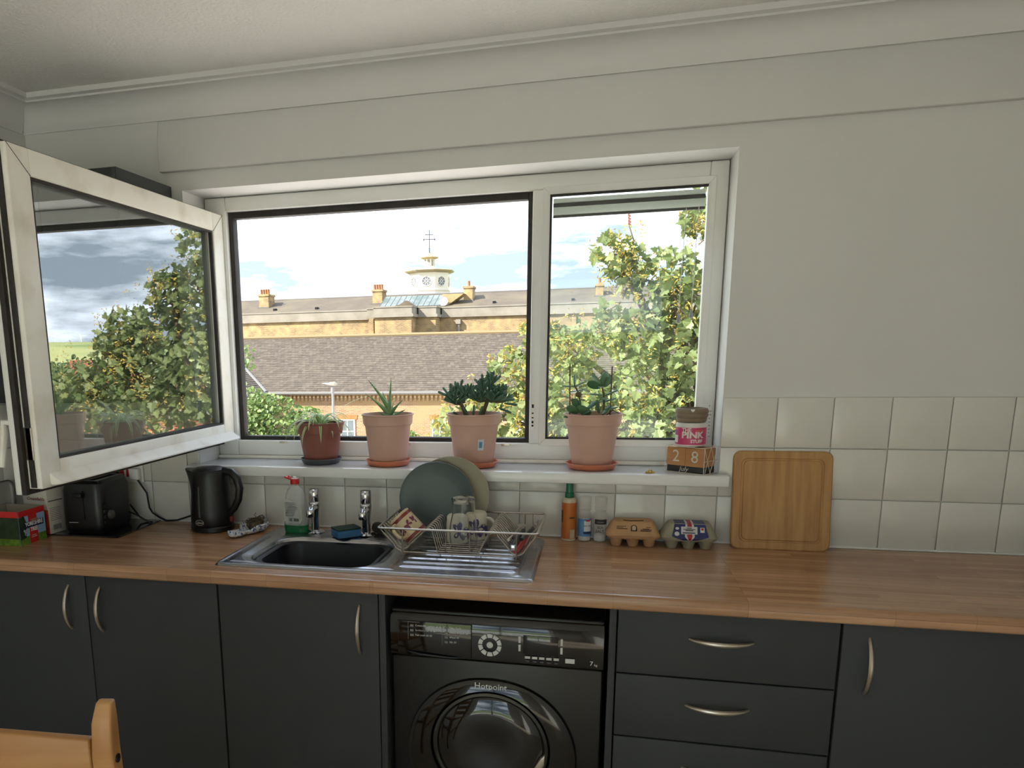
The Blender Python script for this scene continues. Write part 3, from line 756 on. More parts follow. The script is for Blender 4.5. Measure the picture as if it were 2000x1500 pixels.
# ------------------------------------------------------------------ on the worktop, left
def tea_box():
    t = thing('tea_bag_box', (-2.2475, -.392, CT), 'open red and green printed tea bag box in the corner of the worktop', 'box', rz=R(0))
    m_card = M('grey_card', C(168,158,140), .8)
    w, d, h = .150, .125, .114
    b = B(); b.box(-w/2, w/2, -d/2, d/2, 0, .002)
    for (a0, a1, c0, c1) in ((-w/2, -w/2+.002, -d/2, d/2), (w/2-.002, w/2, -d/2, d/2), (-w/2, w/2, -d/2, -d/2+.002), (-w/2, w/2, d/2-.002, d/2)): b.box(a0, a1, c0, c1, .002, h)
    b.build('carton', m_card, t)
    m_red2 = M('box_red', C(206,40,38), .45); m_grass = M('box_grass', C(122,158,52), .5, col2=C(84,120,40), scale=60)
    m_tree = M('box_tree', C(44,66,34), .5, col2=C(30,42,28), scale=50); m_sky = M('box_sky', C(150,184,224), .5); m_navy = M('box_navy', C(24,30,70), .5)
    e = .0006
    s = B(); s.box(w/2, w/2+e, -d/2, d/2, 0, h); s.build('side_sky_print', m_sky, t)
    def side(name, mat, y0, y1, z0, z1, k=2): return B().box(w/2+e, w/2+e*k, y0, y1, z0, z1).build(name, mat, t)
    side('grass_print', m_grass, -d/2, d/2, 0, .026); side('red_band_print', m_red2, -d/2, d/2, h-.020, h); side('red_column_print', m_red2, -.018, .022, .0, h-.02, 3)
    B().prism([(-d/2, .018), (-d/2, h-.022), (-.038, h-.018), (-.028, .07), (-.034, .022)], 'X', w/2+e, w/2+e*2.5).build('tree_print', m_tree, t)
    b = B(); b.m = Matrix.Translation((w/2+e*3, .004, .062)) @ Matrix.Rotation(R(0), 4, 'X'); b.box(0, e, -.044, .048, -.0085, .0115); b.build('name_panel_print', m_navy, t)
    text('YORKSHIRE', .0185, m_white, t, (w/2+e*4.5, .006, .0645), rot=(R(90), 0, R(90)), sx=.86, bold=.0006); text('TREE', .0185, m_white, t, (w/2+e*4.5, .004, .0455), rot=(R(90), 0, R(90)), sx=.86, bold=.0006)
    b = B(); b.box(w/2+e*3, w/2+e*3.6, -.008, .012, .024, .0255).box(w/2+e*3, w/2+e*3.6, -.011, .015, .0185, .020); b.build('small_print', m_white, t)
    cow = B().prism([(-.040, .030), (-.036, .030), (-.036, .037), (-.022, .037), (-.022, .030), (-.018, .030), (-.017, .05), (-.024, .053), (-.036, .048), (-.044, .051), (-.046, .045), (-.041, .042)], 'X', w/2+e*2, w/2+e*3.5)
    cow.build('cow_print', M('box_cow', C(196,200,210), .5, col2=C(120,130,150), scale=140), t)
    f = -d/2
    B().box(-w/2, w/2, f-e, f, 0, h).build('front_tree_print', m_tree, t); B().box(-w/2, w/2, f-e*2, f-e, h-.020, h).build('front_red_print', m_red2, t); B().box(-w/2, w/2, f-e*2, f-e, 0, .022).build('front_grass_print', m_grass, t)
    for k in range(6):
        bb = B(); bb.m = Matrix.Translation((-.055+.024*k, .01*(k % 2), .08)) @ Matrix.Rotation(R(20*(k % 3)-20), 4, 'Y') @ Matrix.Rotation(R(15*k), 4, 'Z')
        bb.lathe([(.001, -.006), (.018, -.003), (.022, 0), (.018, .003), (.001, .006)], 14); bb.build('tea_bag', M('tea_bag_paper', C(150,118,82), .9), t)
tea_box()

def carton():
    t = thing('snack_carton', (-2.225, -.262, CT+.0055), 'tall white and red snack carton between the tea box and the toaster', 'carton', rz=R(-8))
    B().box(-.055, .055, -.036, .036, 0, .178).build('box', M('carton_white', C(206,200,188), .5), t, bevel=.001)
    B().box(-.0555, .0555, -.0366, -.036, .0, .085).build('red_print', M('carton_red', C(186,52,40), .5, col2=C(206,120,50), scale=40, lo=.5, hi=.75), t)
    text('Creamfields', .0165, M('maroon_print', C(120,44,50), .5), t, (.004, -.0372, .122), shear=.25)
    b = B(); b.box(.055, .0556, -.032, .032, .112, .116)
    for k in range(8): b.box(.055, .0556, -.028, .02, .046+.006*k, .0475+.006*k)
    for k in range(9): b.box(.055, .0556, -.018+.004*k, -.016+.004*k, .012, .03)
    b.build('small_print', M('carton_print', C(96,88,92), .5), t)
carton()
t = thing('clear_tray', (-2.347, -.37, CT), 'clear plastic tray stood on edge in the corner behind the tea box', 'tray')
b = B(); b.m = Matrix.Rotation(R(1.5), 4, 'Y')
def yz_ring(w, h, r, x): return [(x, p[0], p[1]+h/2) for p in rr_ring(0, 0, w, h, r, 0)]
b.loft([yz_ring(.19, .19, .03, .0), yz_ring(.19, .19, .03, .012), yz_ring(.18, .186, .028, .012), yz_ring(.18, .186, .028, .002)]); b.build('tray_body', M('clear_plastic', C(200,196,190), .2, alpha=.55), t)
b = B(); b.m = Matrix.Rotation(R(1.5), 4, 'Y'); b.tube(yz_ring(.19, .19, .03, .013), .0028, 6, closed=True); b.build('rim', M('tray_rim', C(96,88,80), .4), t)

t = tag(B().loft([rr_ring(-2.06, -.155, .285, .285, .012, CT+.0005), rr_ring(-2.06, -.155, .287, .287, .012, CT+.003), rr_ring(-2.06, -.155, .283, .283, .011, CT+.005)]).build('worktop_mat', m_blackgloss), 'glossy black square worktop protector under the toaster', 'mat')

def toaster():
    t = thing('toaster', (-2.072, -.172, CT+.0055), 'black two-slice toaster on the glossy black mat', 'toaster', rz=R(3))
    w, d = .160, .205
    rings = [rr_ring(0, 0, w-.016, d-.016, .025, .0), rr_ring(0, 0, w-.004, d-.004, .03, .008), rr_ring(0, 0, w, d, .03, .03), rr_ring(0, 0, w-.004, d-.004, .03, .15), rr_ring(0, 0, w-.014, d-.014, .028, .172), rr_ring(0, 0, w-.04, d-.04, .02, .182)]
    B().loft(rings, True, False).build('shell', m_black, t)
    tp = B().box(-.061, -.042, -.083, .083, .174, .182).box(-.018, .018, -.083, .083, .174, .182).box(.042, .061, -.083, .083, .174, .182)
    for x0, x1 in ((-.042, -.018), (.018, .042)): tp.box(x0, x1, -.083, -.070, .174, .182).box(x0, x1, .070, .083, .174, .182)
    tp.build('slotted_top', m_black, t)
    B().box(-.012, .012, -d/2-.003, -d/2+.004, .05, .15).build('lever_track', m_black, t)
    B().box(-.018, .018, -d/2-.022, -d/2-.002, .128, .142).build('lever', m_black, t, bevel=.003)
    B().box(-.05, -.015, -d/2-.0008, -d/2+.002, .038, .0395).build('maker_mark', m_print, t)
    k = B(); k.m = Matrix.Translation((w/2, -.055, .06)) @ Matrix.Rotation(R(90), 4, 'Y'); k.lathe([(.016, 0), (.015, .010), (.012, .012), (.001, .012)], 20); k.build('browning_dial', M('dial_grey', C(88,84,80), .4), t)
    for z in (.04, .058, .076, .094): B().box(w/2-.001, w/2+.003, -.094, -.082, z-.005, z+.005).build('button', m_black, t, bevel=.001)
toaster()

# double socket with red rockers, and the cables
t = thing('wall_socket', (-2.052, -.0075, 1.098), 'white double wall socket with red switches behind the toaster', 'socket')
B().box(-.073, .073, -.010, 0, -.043, .043).build('face_plate', m_white, t, bevel=.003)
for x in (-.014, .014): B().box(x-.009, x+.009, -.013, -.0098, -.022, .006).build('rocker_switch', M('neon_red', C(190,30,40), .3), t, bevel=.001)
for x in (-.045, .048): B().box(x-.02, x+.02, -.035, -.0098, -.03, .012).build('plug', m_white if x > 0 else m_black, t, bevel=.005)
m_cable = M('black_cable', C(22,22,24), .5)
tag(B().tube([(-2.000, -.030, 1.075), (-1.958, -.035, 1.02), (-1.952, -.035, .965), (-1.945, -.028, .945), (-1.92, -.026, .928), (-1.89, -.028, .9165), (-1.84, -.034, .922), (-1.78, -.038, .942), (-1.72, -.040, .948), (-1.695, -.050, .942)], .0035, 8).build('kettle_cable', m_cable), 'black cable running from the wall socket to the kettle', 'cable')
tag(B().tube([(-1.998, -.10, .962), (-1.965, -.105, .954), (-1.935, -.105, .938), (-1.915, -.095, .9222), (-1.920, -.075, .9205), (-1.95, -.060, .9205), (-1.985, -.048, .930), (-2.03, -.038, .975), (-2.085, -.033, 1.03), (-2.097, -.030, 1.075)], .0032, 8).build('toaster_cable', m_cable), 'black cable looping on the worktop beside the toaster', 'cable')

def kettle():
    t = thing('electric_kettle', (-1.660, -.105, CT+.0006), 'black plastic jug kettle standing left of the sink', 'kettle', rz=R(-6))
    B().lathe([(.074, 0), (.078, .003), (.078, .016), (.074, .020)], 40, sx=1.0, sy=.92).build('base', m_black, t)
    body = B()
    prof = [(.073, .0205), (.076, .03), (.075, .06), (.070, .13), (.066, .19), (.064, .205), (.0625, .208)]
    rings = []
    for r_, z in prof:
        ring_ = []
        for j in range(40):
            a = 2*PI*j/40; q = r_
            sp = max(0, (z-.15)/.06)
            cs = max(0, -math.cos(a))**10
            q2 = q+cs*.035*sp
            ring_.append((q2*math.cos(a), q2*math.sin(a)*.92, z+cs*.006*sp))
        rings.append(ring_)
    body.loft(rings); bo = body.build('body', m_black, t)
    B().lathe([(.060, .207), (.058, .214), (.045, .220), (.02, .2225), (.001, .223)], 36, sy=.92).build('lid', m_black, t)
    pts = [(.055, 0, .210), (.085, 0, .206), (.108, 0, .186), (.116, 0, .150), (.110, 0, .112), (.092, 0, .080), (.074, 0, .062)]
    h = B().tube(pts, [.012, .014, .0145, .014, .013, .012, .011], 14).build('handle', m_black, t)
    gauge = B(); gauge.m = Matrix.Rotation(R(10), 4, 'Z') @ Matrix.Translation((-.014, -.0635, .052)) @ Matrix.Rotation(R(-4.0), 4, 'X')
    gauge.prism([(p[0], p[1]+.055) for p in rr_ring(0, 0, .014, .11, .0068, 0)], 'Y', -.0042, .004); gauge.build('water_gauge', M('gauge_grey', C(70,70,72), .3), t)
    lg = B(); lg.m = Matrix.Translation((-.006, -.0712, .036)) @ Matrix.Rotation(R(90), 4, 'X')
    lg.tube([(.016*math.cos(2*PI*k/28), .0095*math.sin(2*PI*k/28), 0) for k in range(28)], .0006, 5, closed=True); lg.build('logo_oval', m_print, t)
    text('Quest', .0105, m_print, t, (-.005, -.0718, .036), shear=.3)
    B().box(.070, .084, -.008, .008, .030, .050).build('switch', M('kettle_switch', C(120,30,26), .4), t, bevel=.002)
kettle()

def spoon_rest():
    t = thing('spoon_rest', (-1.500, -.140, CT-.0022), 'white and blue patterned ceramic spoon rest left of the sink', 'spoon rest', rz=R(-14)); t.scale = (1.2, 1.05, 1.1)
    m_c = M('blue_white_ceramic', C(222,224,228), .2, col2=C(70,96,168), scale=130, lo=.52, hi=.6)
    secs = [(-.098, .012, .010), (-.088, .020, .006), (-.068, .0215, .005), (-.048, .016, .006), (-.030, .020, .004), (-.008, .034, .002), (.025, .040, .002), (.055, .030, .004), (.072, .012, .012), (.078, .003, .016)]
    b = B(); rings = []
    for (y, w, z0) in secs:
        lift = .026 if y > -.03 else .012+.006*max(0, (-.06-y)/.04)
        ring_ = []
        for k in range(9): a = PI*k/8; ring_.append((-w*math.cos(a), y, z0+lift*(1-math.sin(a)**.8)))
        for k in range(8, -1, -1): a = PI*k/8; ring_.append((-w*.90*math.cos(a), y, z0+.0035+lift*(1-math.sin(a)**.8)))
        rings.append(ring_)
    b.loft(rings); b.build('dish', m_c, t)
    B().tube([(0, -.078, .0085), (0, -.078, .0105)], .0045, 12).build('hanging_hole', M('hole_blue', C(30,34,80), .4), t)
    s = thing('scouring_pad', (-1.493, -.118, CT+.0205), 'brown wiry scouring pad lying in the spoon rest', 'scouring pad', rz=R(-12))
    rng = random.Random(4); b = B()
    b.m = Matrix.Diagonal((1.1, 1.3, .85, 1))
    b.lathe([(.004, -.016), (.018, -.010), (.026, .004), (.024, .02), (.012, .032), (.002, .034)], 18)
    b.m = Matrix.Identity(4)
    for k in range(60):
        a = rng.uniform(0, 2*PI); r0 = rng.uniform(.004, .026); p = Vector((r0*math.cos(a), 1.3*r0*math.sin(a), rng.uniform(.014, .027)))
        pts = [p]
        for q in range(4): p = p+Vector((rng.uniform(-.008, .008), rng.uniform(-.008, .008), rng.uniform(-.003, .005))); pts.append(p)
        b.tube(pts, .0009, 4)
    o = b.build('bristle_pad', M('scourer_brown', C(100,88,62), .9, col2=C(48,40,28), scale=110), s)
spoon_rest()

def dish_soap():
    t = thing('washing_up_liquid', (-1.338, -.122, CT+.0075), 'clear washing-up liquid bottle with red cap and green dregs, beside a tap', 'bottle', rz=R(-6))
    m_pl = M('clear_bottle', C(214,216,214), .12, alpha=.42)
    secs = [(.0, .076, .044), (.004, .082, .050), (.03, .086, .054), (.06, .088, .054), (.10, .080, .050), (.130, .068, .044), (.148, .052, .038), (.157, .032, .030), (.160, .026, .026), (.168, .026, .026)]
    B().loft([rr_ring(0, 0, w, d, min(w, d)*.48, z) for z, w, d in secs]).build('bottle_body', m_pl, t)
    B().loft([rr_ring(0, 0, w+.001, d+.001, min(w, d)*.48, z) for z, w, d in ((.0005, .0765, .0445), (.004, .082, .050), (.027, .0857, .0536))]).build('green_liquid', M('green_soap', C(18,110,60), .2), t)
    lab = B(); pts = [(-.033, .040), (.026, .034), (.034, .046), (.034, .080), (.022, .098), (-.004, .114), (-.028, .118), (-.034, .108)]
    o = [((p[0]), -.0275+.5*p[0]*p[0]*4, p[1]) for p in pts]; lab._add(o+[(x, y+.001, z) for x, y, z in o], [tuple(range(len(o))), tuple(range(2*len(o)-1, len(o)-1, -1))]+[(k, (k+1) % len(o), len(o)+(k+1) % len(o), len(o)+k) for k in range(len(o))])
    la = lab.build('label', M('label_white', C(190,190,184), .5), t)
    b = B()
    for k in range(9): b.box(-.026, .018-.003*abs(k-5), -.0282, -.0272, .060+.0055*k, .0615+.0055*k)
    for k in range(8): b.box(.004+.0024*k, .0054+.0024*k, -.0282, -.0272, .042, .052)
    b.box(-.012, -.002, -.0282, -.0272, .042, .052); b.build('small_print', M('label_print', C(104,108,108), .6), la)
    cap = B().lathe([(.0145, .165), (.0150, .167), (.0150, .181), (.0130, .183)], 24).build('cap', m_red, t)
    B().lathe([(.0118, .183), (.0118, .1838), (.0055, .1838), (.0055, .190), (.001, .190)], 20, cap0=False).build('nozzle', m_white, cap)
    b = B(); b.m = Matrix.Translation((-.014, 0, .181)) @ Matrix.Rotation(R(18), 4, 'Y'); b.box(-.022, .0, -.010, .010, -.002, .003); b.tube([(-.011, 0, .003), (-.011, 0, .008)], .003, 8); b.build('flip_lid', m_red, cap, bevel=.001)
dish_soap()

t = thing('sponge', (-1.152, -.152, CT+.0075), 'blue sponge with dark green scourer face between the two taps', 'sponge', rz=R(42))
B().box(-.042, .042, -.030, .030, 0, .024).build('foam', M('sponge_blue', C(70,120,168), .9, bump=.6, bscale=300), t, bevel=.003)
B().box(-.042, .042, -.030, .030, .0242, .031).build('scourer', M('scourer_green', C(46,72,66), .95, bump=.8, bscale=400), t, bevel=.002)
t = thing('sink_plug', (-1.052, -.098, CT+.0075), 'round black rubber sink plug leaning by the tap', 'plug', rot=(R(-62), 0, 0))
b = B(); b.m = Matrix.Translation((0, -.024, -.0)); b.lathe([(.020, -.006), (.0235, -.004), (.024, .003), (.022, .005), (.012, .003), (.006, .003), (.006, .008), (.001, .008)], 28); b.build('rubber_disc', M('plug_rubber', C(52,46,42), .6), t)
b = B(); b.tube([(.008*math.cos(2*PI*k/16), -.024, .010+.008*math.sin(2*PI*k/16)) for k in range(16)], .001, 5, closed=True); b.build('ring', m_satin, t)

# ------------------------------------------------------------------ on the worktop, right
def spray():
    t = thing('spray_bottle', (-.440, -.048, CT), 'orange labelled spray bottle with green pump beside the salt grinders', 'bottle')
    B().lathe([(.019, 0), (.0225, .003), (.0225, .128), (.0215, .134), (.016, .138), (.012, .139)], 32).build('bottle_body', M('spray_white', C(206,190,168), .4), t)
    lb = B().lathe([(.0229, .008), (.0229, .124)], 32, cap0=False, cap1=False).build('label', M('label_orange', C(200,116,52), .45, col2=C(186,98,42), scale=20), t)
    p = B().lathe([(.0132, .138), (.0138, .139), (.0138, .154), (.0112, .156), (.0105, .182), (.0098, .184), (.001, .184)], 28, cap0=False).build('pump', M('pump_green', C(34,106,78), .4), t)
    b = B(); b.m = Matrix.Rotation(R(35), 4, 'Z')
    def patch(b, rad, a0, a1, z0, z1, n=6):
        vs = [(rad*math.sin(R(a0+(a1-a0)*k/n)), -rad*math.cos(R(a0+(a1-a0)*k/n)), z) for z in (z0, z1) for k in range(n+1)]
        b._add(vs, [(k, k+1, n+2+k, n+1+k) for k in range(n)])
    patch(b, .0232, -22, 18, .010, .038); b.build('barcode_panel', M('barcode_pale', C(190,180,150), .5), lb)
    b = B(); patch(b, .0233, 5, 50, .074, .079); patch(b, .0233, -75, -50, .06, .10); b.build('dark_print', M('spray_print', C(58,50,30), .5), lb)
    return patch
patch = spray()
def grinder(x, label, kind):
    t = thing('salt_grinder', (x, -.047, CT), label, 'grinder', rz=R(6))
    m_g = M('grinder_clear', C(224,222,216), .06, alpha=.25)
    B().lathe([(.018, 0), (.0205, .003), (.0205, .080), (.0185, .090), (.0165, .094), (.0165, .100)], 28).build('jar', m_g, t)
    B().lathe([(.018, .1003), (.0195, .102), (.0195, .112), (.0175, .114), (.0175, .118), (.0185, .120), (.0195, .140), (.018, .1425), (.001, .143)], 28).build('grinder_head', m_g, t)
    B().lathe([(.0165, .003), (.0185, .006), (.0185, .070 if kind else .022), (.001, .071 if kind else .023)], 24).build('salt', M('salt_white', C(232,230,226), .8, bump=.6, bscale=500), t)
    lb = B()
    if kind:
        patch(lb, .0208, -85, 85, .018, .074, 16); l = lb.build('label', M('salt_blue', C(96,150,196), .5, col2=C(80,132,184), scale=25), t)
        o = B(); patch(o, .0210, -10, 60, .034, .068, 10); o.build('white_panel', M('salt_panel', C(220,222,226), .5), l)
        o = B(); patch(o, .0211, 5, 50, .066, .071, 6); o.build('red_print', m_red, l)
        text('SEA SALT', .0075, m_gasket, l, (0, 0, .052), bend=.0211, rot=(R(90), 0, R(26))); o = B(); patch(o, .0211, -15, 55, .026, .033, 8); o.build('navy_band', M('salt_navy', C(30,44,80), .5), l)
    else:
        patch(lb, .0208, -60, 55, .058, .074, 12); l = lb.build('label', M('label_black', C(46,48,48), .5), t)
        o = B(); patch(o, .0210, -35, 25, .064, .067, 8); o.build('small_print', M('label_grey_print', C(120,122,120), .5), l)
        text('SEA', .012, m_gasket, l, (0, 0, .048), bend=.0209, rot=(R(90), 0, R(-8))); text('SALT', .012, m_gasket, l, (0, 0, .036), bend=.0209, rot=(R(90), 0, R(-8)))
grinder(-.391, 'clear salt grinder with blue and white label, full of white salt', 1)
grinder(-.343, 'clear salt grinder with black label, nearly empty, beside an egg box', 0)

def egg_box(x, label, mat, union):
    t = thing('egg_box', (x, -.064, CT), label, 'egg box', rz=R(1.5))
    W, D = .150, .100
    # tray: six cups with feet and a shared rim
    for i in range(3):
        for j in range(2):
            cx, cy = (i-1)*.0485, (j-.5)*.047
            B().lathe([(.0125, 0), (.0145, .002), (.0215, .030), (.0235, .034), (.0225, .034), (.013, .004), (.001, .004)], 18, cx, cy).build('egg_cup', mat, t)
    B().loft([rr_ring(0, 0, W, D, .018, .027), rr_ring(0, 0, W+.010, D+.008, .02, .034), rr_ring(0, 0, W+.010, D+.008, .02, .037), rr_ring(0, 0, W-.004, D-.004, .018, .036)], False, False).build('tray_rim', mat, t)
    lid = B().loft([rr_ring(0, 0, W+.009, D+.007, .02, .0372), rr_ring(0, 0, W+.004, D+.002, .022, .041), rr_ring(0, 0, W-.012, D-.014, .022, .060), rr_ring(0, 0, W-.030, D-.034, .018, .074), rr_ring(0, 0, W-.036, D-.040, .016, .0765)]).build('lid', mat, t)
    def on_front(name, pts, mt, off=.0012, par=lid):
        """flat shape on the sloping lid front: pts are (x, s), s runs up the slope"""
        a, c = Vector((0, -(D+.002)/2, .041)), Vector((0, -(D-.034)/2, .074)); mid = Vector((0, -(D-.014)/2, .060))
        out = []
        for px, s in pts:
            q = a.lerp(mid, min(s, .5)/.5) if s <= .5 else mid.lerp(c, (s-.5)/.5)
            out.append((px, q.y-off, q.z+off*.5))
        return B().poly(out).build(name, mt, par, smooth=False)
    if not union:
        dk = M('egg_box_print', C(66,34,26), .7)
        arch = [(-.008+.0, .25)]+[(.001+.009*math.cos(R(180-22.5*k)), .55+.24*math.sin(R(180-22.5*k))) for k in range(9)]+[(.010, .25)]
        on_front('logo_arch', arch, dk); on_front('logo_egg', [(-.004+.0, .32)]+[(.001+.006*math.cos(R(180-22.5*k)), .55+.16*math.sin(R(180-22.5*k))) for k in range(9)]+[(.006, .32)], M('egg_print_light', C(196,168,140), .7), .0018)
        for (x0, x1, s) in ((-.05, -.022, .62), (-.05, -.03, .50), (-.05, -.018, .40), (.02, .052, .34), (.02, .05, .26), (.026, .046, .42), (.036, .05, .56)):
            on_front('small_print', [(x0, s), (x1, s), (x1, s+.05), (x0, s+.05)], dk)
        tt = B().tube([(-.028, -.012, .0772), (-.01, -.020, .0774), (.008, -.018, .0774), (.03, -.012, .0772)], .0016, 5).build('script_print', dk, lid)
    else:
        navy = M('egg_navy', C(44,50,108), .5); rd = M('egg_red', C(178,46,54), .5); wh = M('egg_white_print', C(214,212,208), .5)
        sl = B()
        prof = [(-D/2-.002, .030), (-D/2-.0065, .036), (-D/2-.0045, .042), (-(D-.014)/2-.0012, .0605), (-(D-.034)/2-.001, .0748), (-(D-.06)/2, .0775), ((D-.06)/2, .0775)]
        wid = [.020, .036, .052, .047, .044, .043, .043]
        sl._add([(sx_*w, y, z) for (y, z), w in zip(prof, wid) for sx_ in (-1, 1)], [(2*k, 2*k+1, 2*k+3, 2*k+2) for k in range(6)])
        slv = sl.build('paper_sleeve', navy, t, smooth=False)
        def strip(name, mt, f0, f1, off, i0=0, i1=6):
            b = B(); b._add([(fx*w, y-off, z+off*.6) for (y, z), w in list(zip(prof, wid))[i0:i1+1] for fx in (f0, f1)], [(2*k, 2*k+1, 2*k+3, 2*k+2) for k in range(i1-i0)]); b.build(name, mt, slv, smooth=False)
        strip('flag_white', wh, -.30, .24, .0006); strip('flag_red', rd, -.17, .11, .0010)
        on_front('flag_panel', [(-.026, .16), (.020, .16), (.020, .78), (-.026, .78)], wh, .0042, slv)
        for s, w in ((.62, .014), (.50, .034), (.40, .022)): on_front('small_print', [(-.003-w/2, s), (-.003+w/2, s), (-.003+w/2, s+.06), (-.003-w/2, s+.06)], m_gasket, .0046, slv)
        on_front('navy_bar', [(-.022, .22), (.014, .22), (.014, .29), (-.022, .29)], navy, .0046, slv)
        for (cx, s, r_) in ((-.037, .60, .0055), (-.038, .18, .0070)):
            on_front('round_badge', [(cx+r_*math.cos(2*PI*k/16), s+r_/.024*.55*math.sin(2*PI*k/16)) for k in range(16)], wh, .0042, slv)
        on_front('square_badge', [(.028, .30), (.040, .30), (.040, .72), (.028, .72)], wh, .0042, slv)
        on_front('badge_mark', [(.0305, .48), (.0375, .48), (.0375, .66), (.0305, .66)], rd, .0046, slv)
        text('L', .0075, m_gasket, slv, (-.037, -.0513, .0605), rot=(R(60), 0, 0))
egg_box(-.246, 'brown card egg box with a small arched logo, beside a salt grinder', M('brown_pulp', C(196,154,112), .9, bump=.5, bscale=220), False)
egg_box(-.084, 'grey-green egg box with a Union Jack paper sleeve, by the chopping board', M('green_pulp', C(156,152,130), .9, bump=.5, bscale=220), True)

def board():
    t = thing('chopping_board', (.038, -.070, CT+.0005), 'wooden chopping board with juice groove leaning on the tiles', 'chopping board', rot=(R(-10), 0, 0))
    W, H, th = .27, .295, .020
    def rg(inset, y, r): return [(p[0], y, p[1]) for p in rr_ring(W/2, H/2, W-2*inset, H-2*inset, r, 0)]
    m_b = M('beech_board', C(190,146,92), .5, col2=C(168,122,72), scale=4, stretch=(14,14,1.2))
    B().loft([rg(.003, th, .02), rg(0, th-.003, .022), rg(0, .003, .022), rg(.003, .0, .02), rg(.022, .0, .018), rg(.024, .003, .017), rg(.028, .003, .015), rg(.030, .0, .014)]).build('board', m_b, t, ang=40)
board()

# ------------------------------------------------------------------ pine chair in the foreground
def chair():
    t = thing('pine_chair', (-1.13, -1.52, 0), 'honey-coloured pine ladder-back chair in front of the dark cabinets', 'chair', rz=R(12))
    def post(x, sgn):
        b = B(); secs = [(0, .0, .020, .020, 0), (.43, .0, .021, .021, 0), (.62, .012, .020, .020, 0), (.88, -.014, .018, .018, .004), (.94, -.018, .016, .0165, .008), (.972, -.012, .009, .013, .010)]
        b.loft([[(x-w+h, y-d, z), (x+w+h, y-d, z), (x+w+h, y+d, z), (x-w+h, y+d, z)] for z, y, d, w, h in secs]); return b.build('back_post', m_pine, t, bevel=.004)
    p1 = post(0, 1); post(-.38, -1)
    for k, z in enumerate((.872, .72, .58)):
        o = .0 if k else -.014
        B().prism([(-.362, z-.045), (-.019, z-.045), (-.019, z+.035), (-.36*.5, z+.048), (-.362, z+.035)], 'Y', o-.009, o+.009).build('back_rail', m_pine, t, bevel=.004)
    sc = B(); sc.m = Matrix.Translation((.0235, -.016, .872)) @ Matrix.Rotation(R(90), 4, 'Y'); sc.lathe([(.0075, -.002), (.0075, .0012), (.005, .0012)], 14); sc.build('bolt_head', m_black, p1)
    B().box(-.40, .02, .01, .40, .43, .455).build('seat', m_pine, t, bevel=.008)
    for x in (0, -.38): B().box(x-.02, x+.02, .35, .39, 0, .43).build('front_leg', m_pine, t, bevel=.004)
    for x in (0, -.38): B().box(x-.01, x+.01, .021, .35, .2, .235).build('side_stretcher', m_pine, t, bevel=.003)
    B().box(-.36, -.02, .36, .38, .26, .295).build('front_stretcher', m_pine, t, bevel=.003)
chair()
# ------------------------------------------------------------------ on the window sill
m_soil = M('potting_soil', C(64,46,36), .95, bump=1.0, bscale=90, bdist=.01)
m_terra = M('terracotta_plastic', C(212,172,154), .55, col2=C(204,162,144), scale=6)
m_terra_dk = M('dark_terracotta', C(144,88,74), .5, col2=C(132,78,66), scale=6)
m_sau = M('saucer_orange', C(206,122,92), .5)
m_sau_dk = M('saucer_grey', C(72,76,82), .5)
def pot(loc, rr, rb, h, label, mat, saucer_mat, sr, cat='potted plant', name='potted_plant', band=.038):
    t = thing(name, loc, label, cat)
    sl = .012
    B().lathe([(sr*.80, 0), (sr*.88, .002), (sr, .018), (sr*1.02, .0185), (sr*1.0, .020), (sr*.96, .0195), (sr*.86, .006), (.001, .005)], 48).build('saucer', saucer_mat, t)
    k = (rr-rb)/h
    def r_at(z): return rb+k*z
    prof = [(rb*.98, sl-.005), (rb, sl-.003), (r_at(h-band)*.945, h-band), (r_at(h-band)*1.015, h-band+.004), (rr*.985, h-.006), (rr*1.02, h-.004), (rr*1.02, h), (rr*.965, h), (rr*.92, h-band), (rr*.91, h-band-.002)]
    B().lathe(prof, 48, cap0=True, cap1=False).build('pot', mat, t)
    sz = h-.018
    b = B(); n = 40; rng = random.Random(int(rr*1e4)); 
    b.lathe([(rr*.925, sz-.004), (rr*.8, sz), (rr*.5, sz+.003), (rr*.2, sz+.002), (.002, sz+.004)], 36, cap0=False); b.build('soil', m_soil, t)
    return t, sz

# 1 spider plant
m_sp_g = leaf_mat('spider_green', C(140,178,104), C(168,196,124), .35)
m_sp_c = leaf_mat('spider_cream', C(222,230,186), C(232,236,200), .35)
t1, sz = pot((-1.308, .062, SILL), .086, .058, .146, 'dark brown pot of spider plant with cream-edged leaves on a grey saucer', m_terra_dk, m_sau_dk, .072)
rng = random.Random(11)
for k in range(42):
    a = 2*PI*k/42*2.4+rng.uniform(-.2, .2); L_ = rng.uniform(.09, .17); el = R(rng.uniform(35, 80)); w = rng.uniform(.0055, .0085)
    if k == 3: a, L_, el = R(20), .20, R(50)
    if k == 4: a, L_, el = R(5), .20, R(38)
    pts = []; p = Vector((.008*math.cos(a), .008*math.sin(a), 0)); e = el; n = 9
    for i in range(n+1):
        pts.append(p.copy()); p += Vector((math.cos(a)*math.cos(e), math.sin(a)*math.cos(e), math.sin(e)))*L_/n; e -= R(13)*(1.2 if k not in (3, 4) else .35)
    side = Vector((-math.sin(a), math.cos(a), 0)); b = B(); vs = []
    for i, q in enumerate(pts):
        f = i/n; ww = w*min(1, .55+2*f)*(1-f**3*.95)
        for s in (-1, -.45, .45, 1): vs.append(q+side*s*ww+Vector((0, 0, .0018*abs(s))))
    for i in range(n):
        for c in range(3):
            b.cur = 1 if c == 1 else 0; 
            o_ = i*4+c
            b.f.append([o_, o_+1, o_+5, o_+4]); b.mi.append(b.cur)
    b.v = vs
    o = b.build('leaf', [m_sp_c, m_sp_g], t1); o.location = (0, 0, sz)

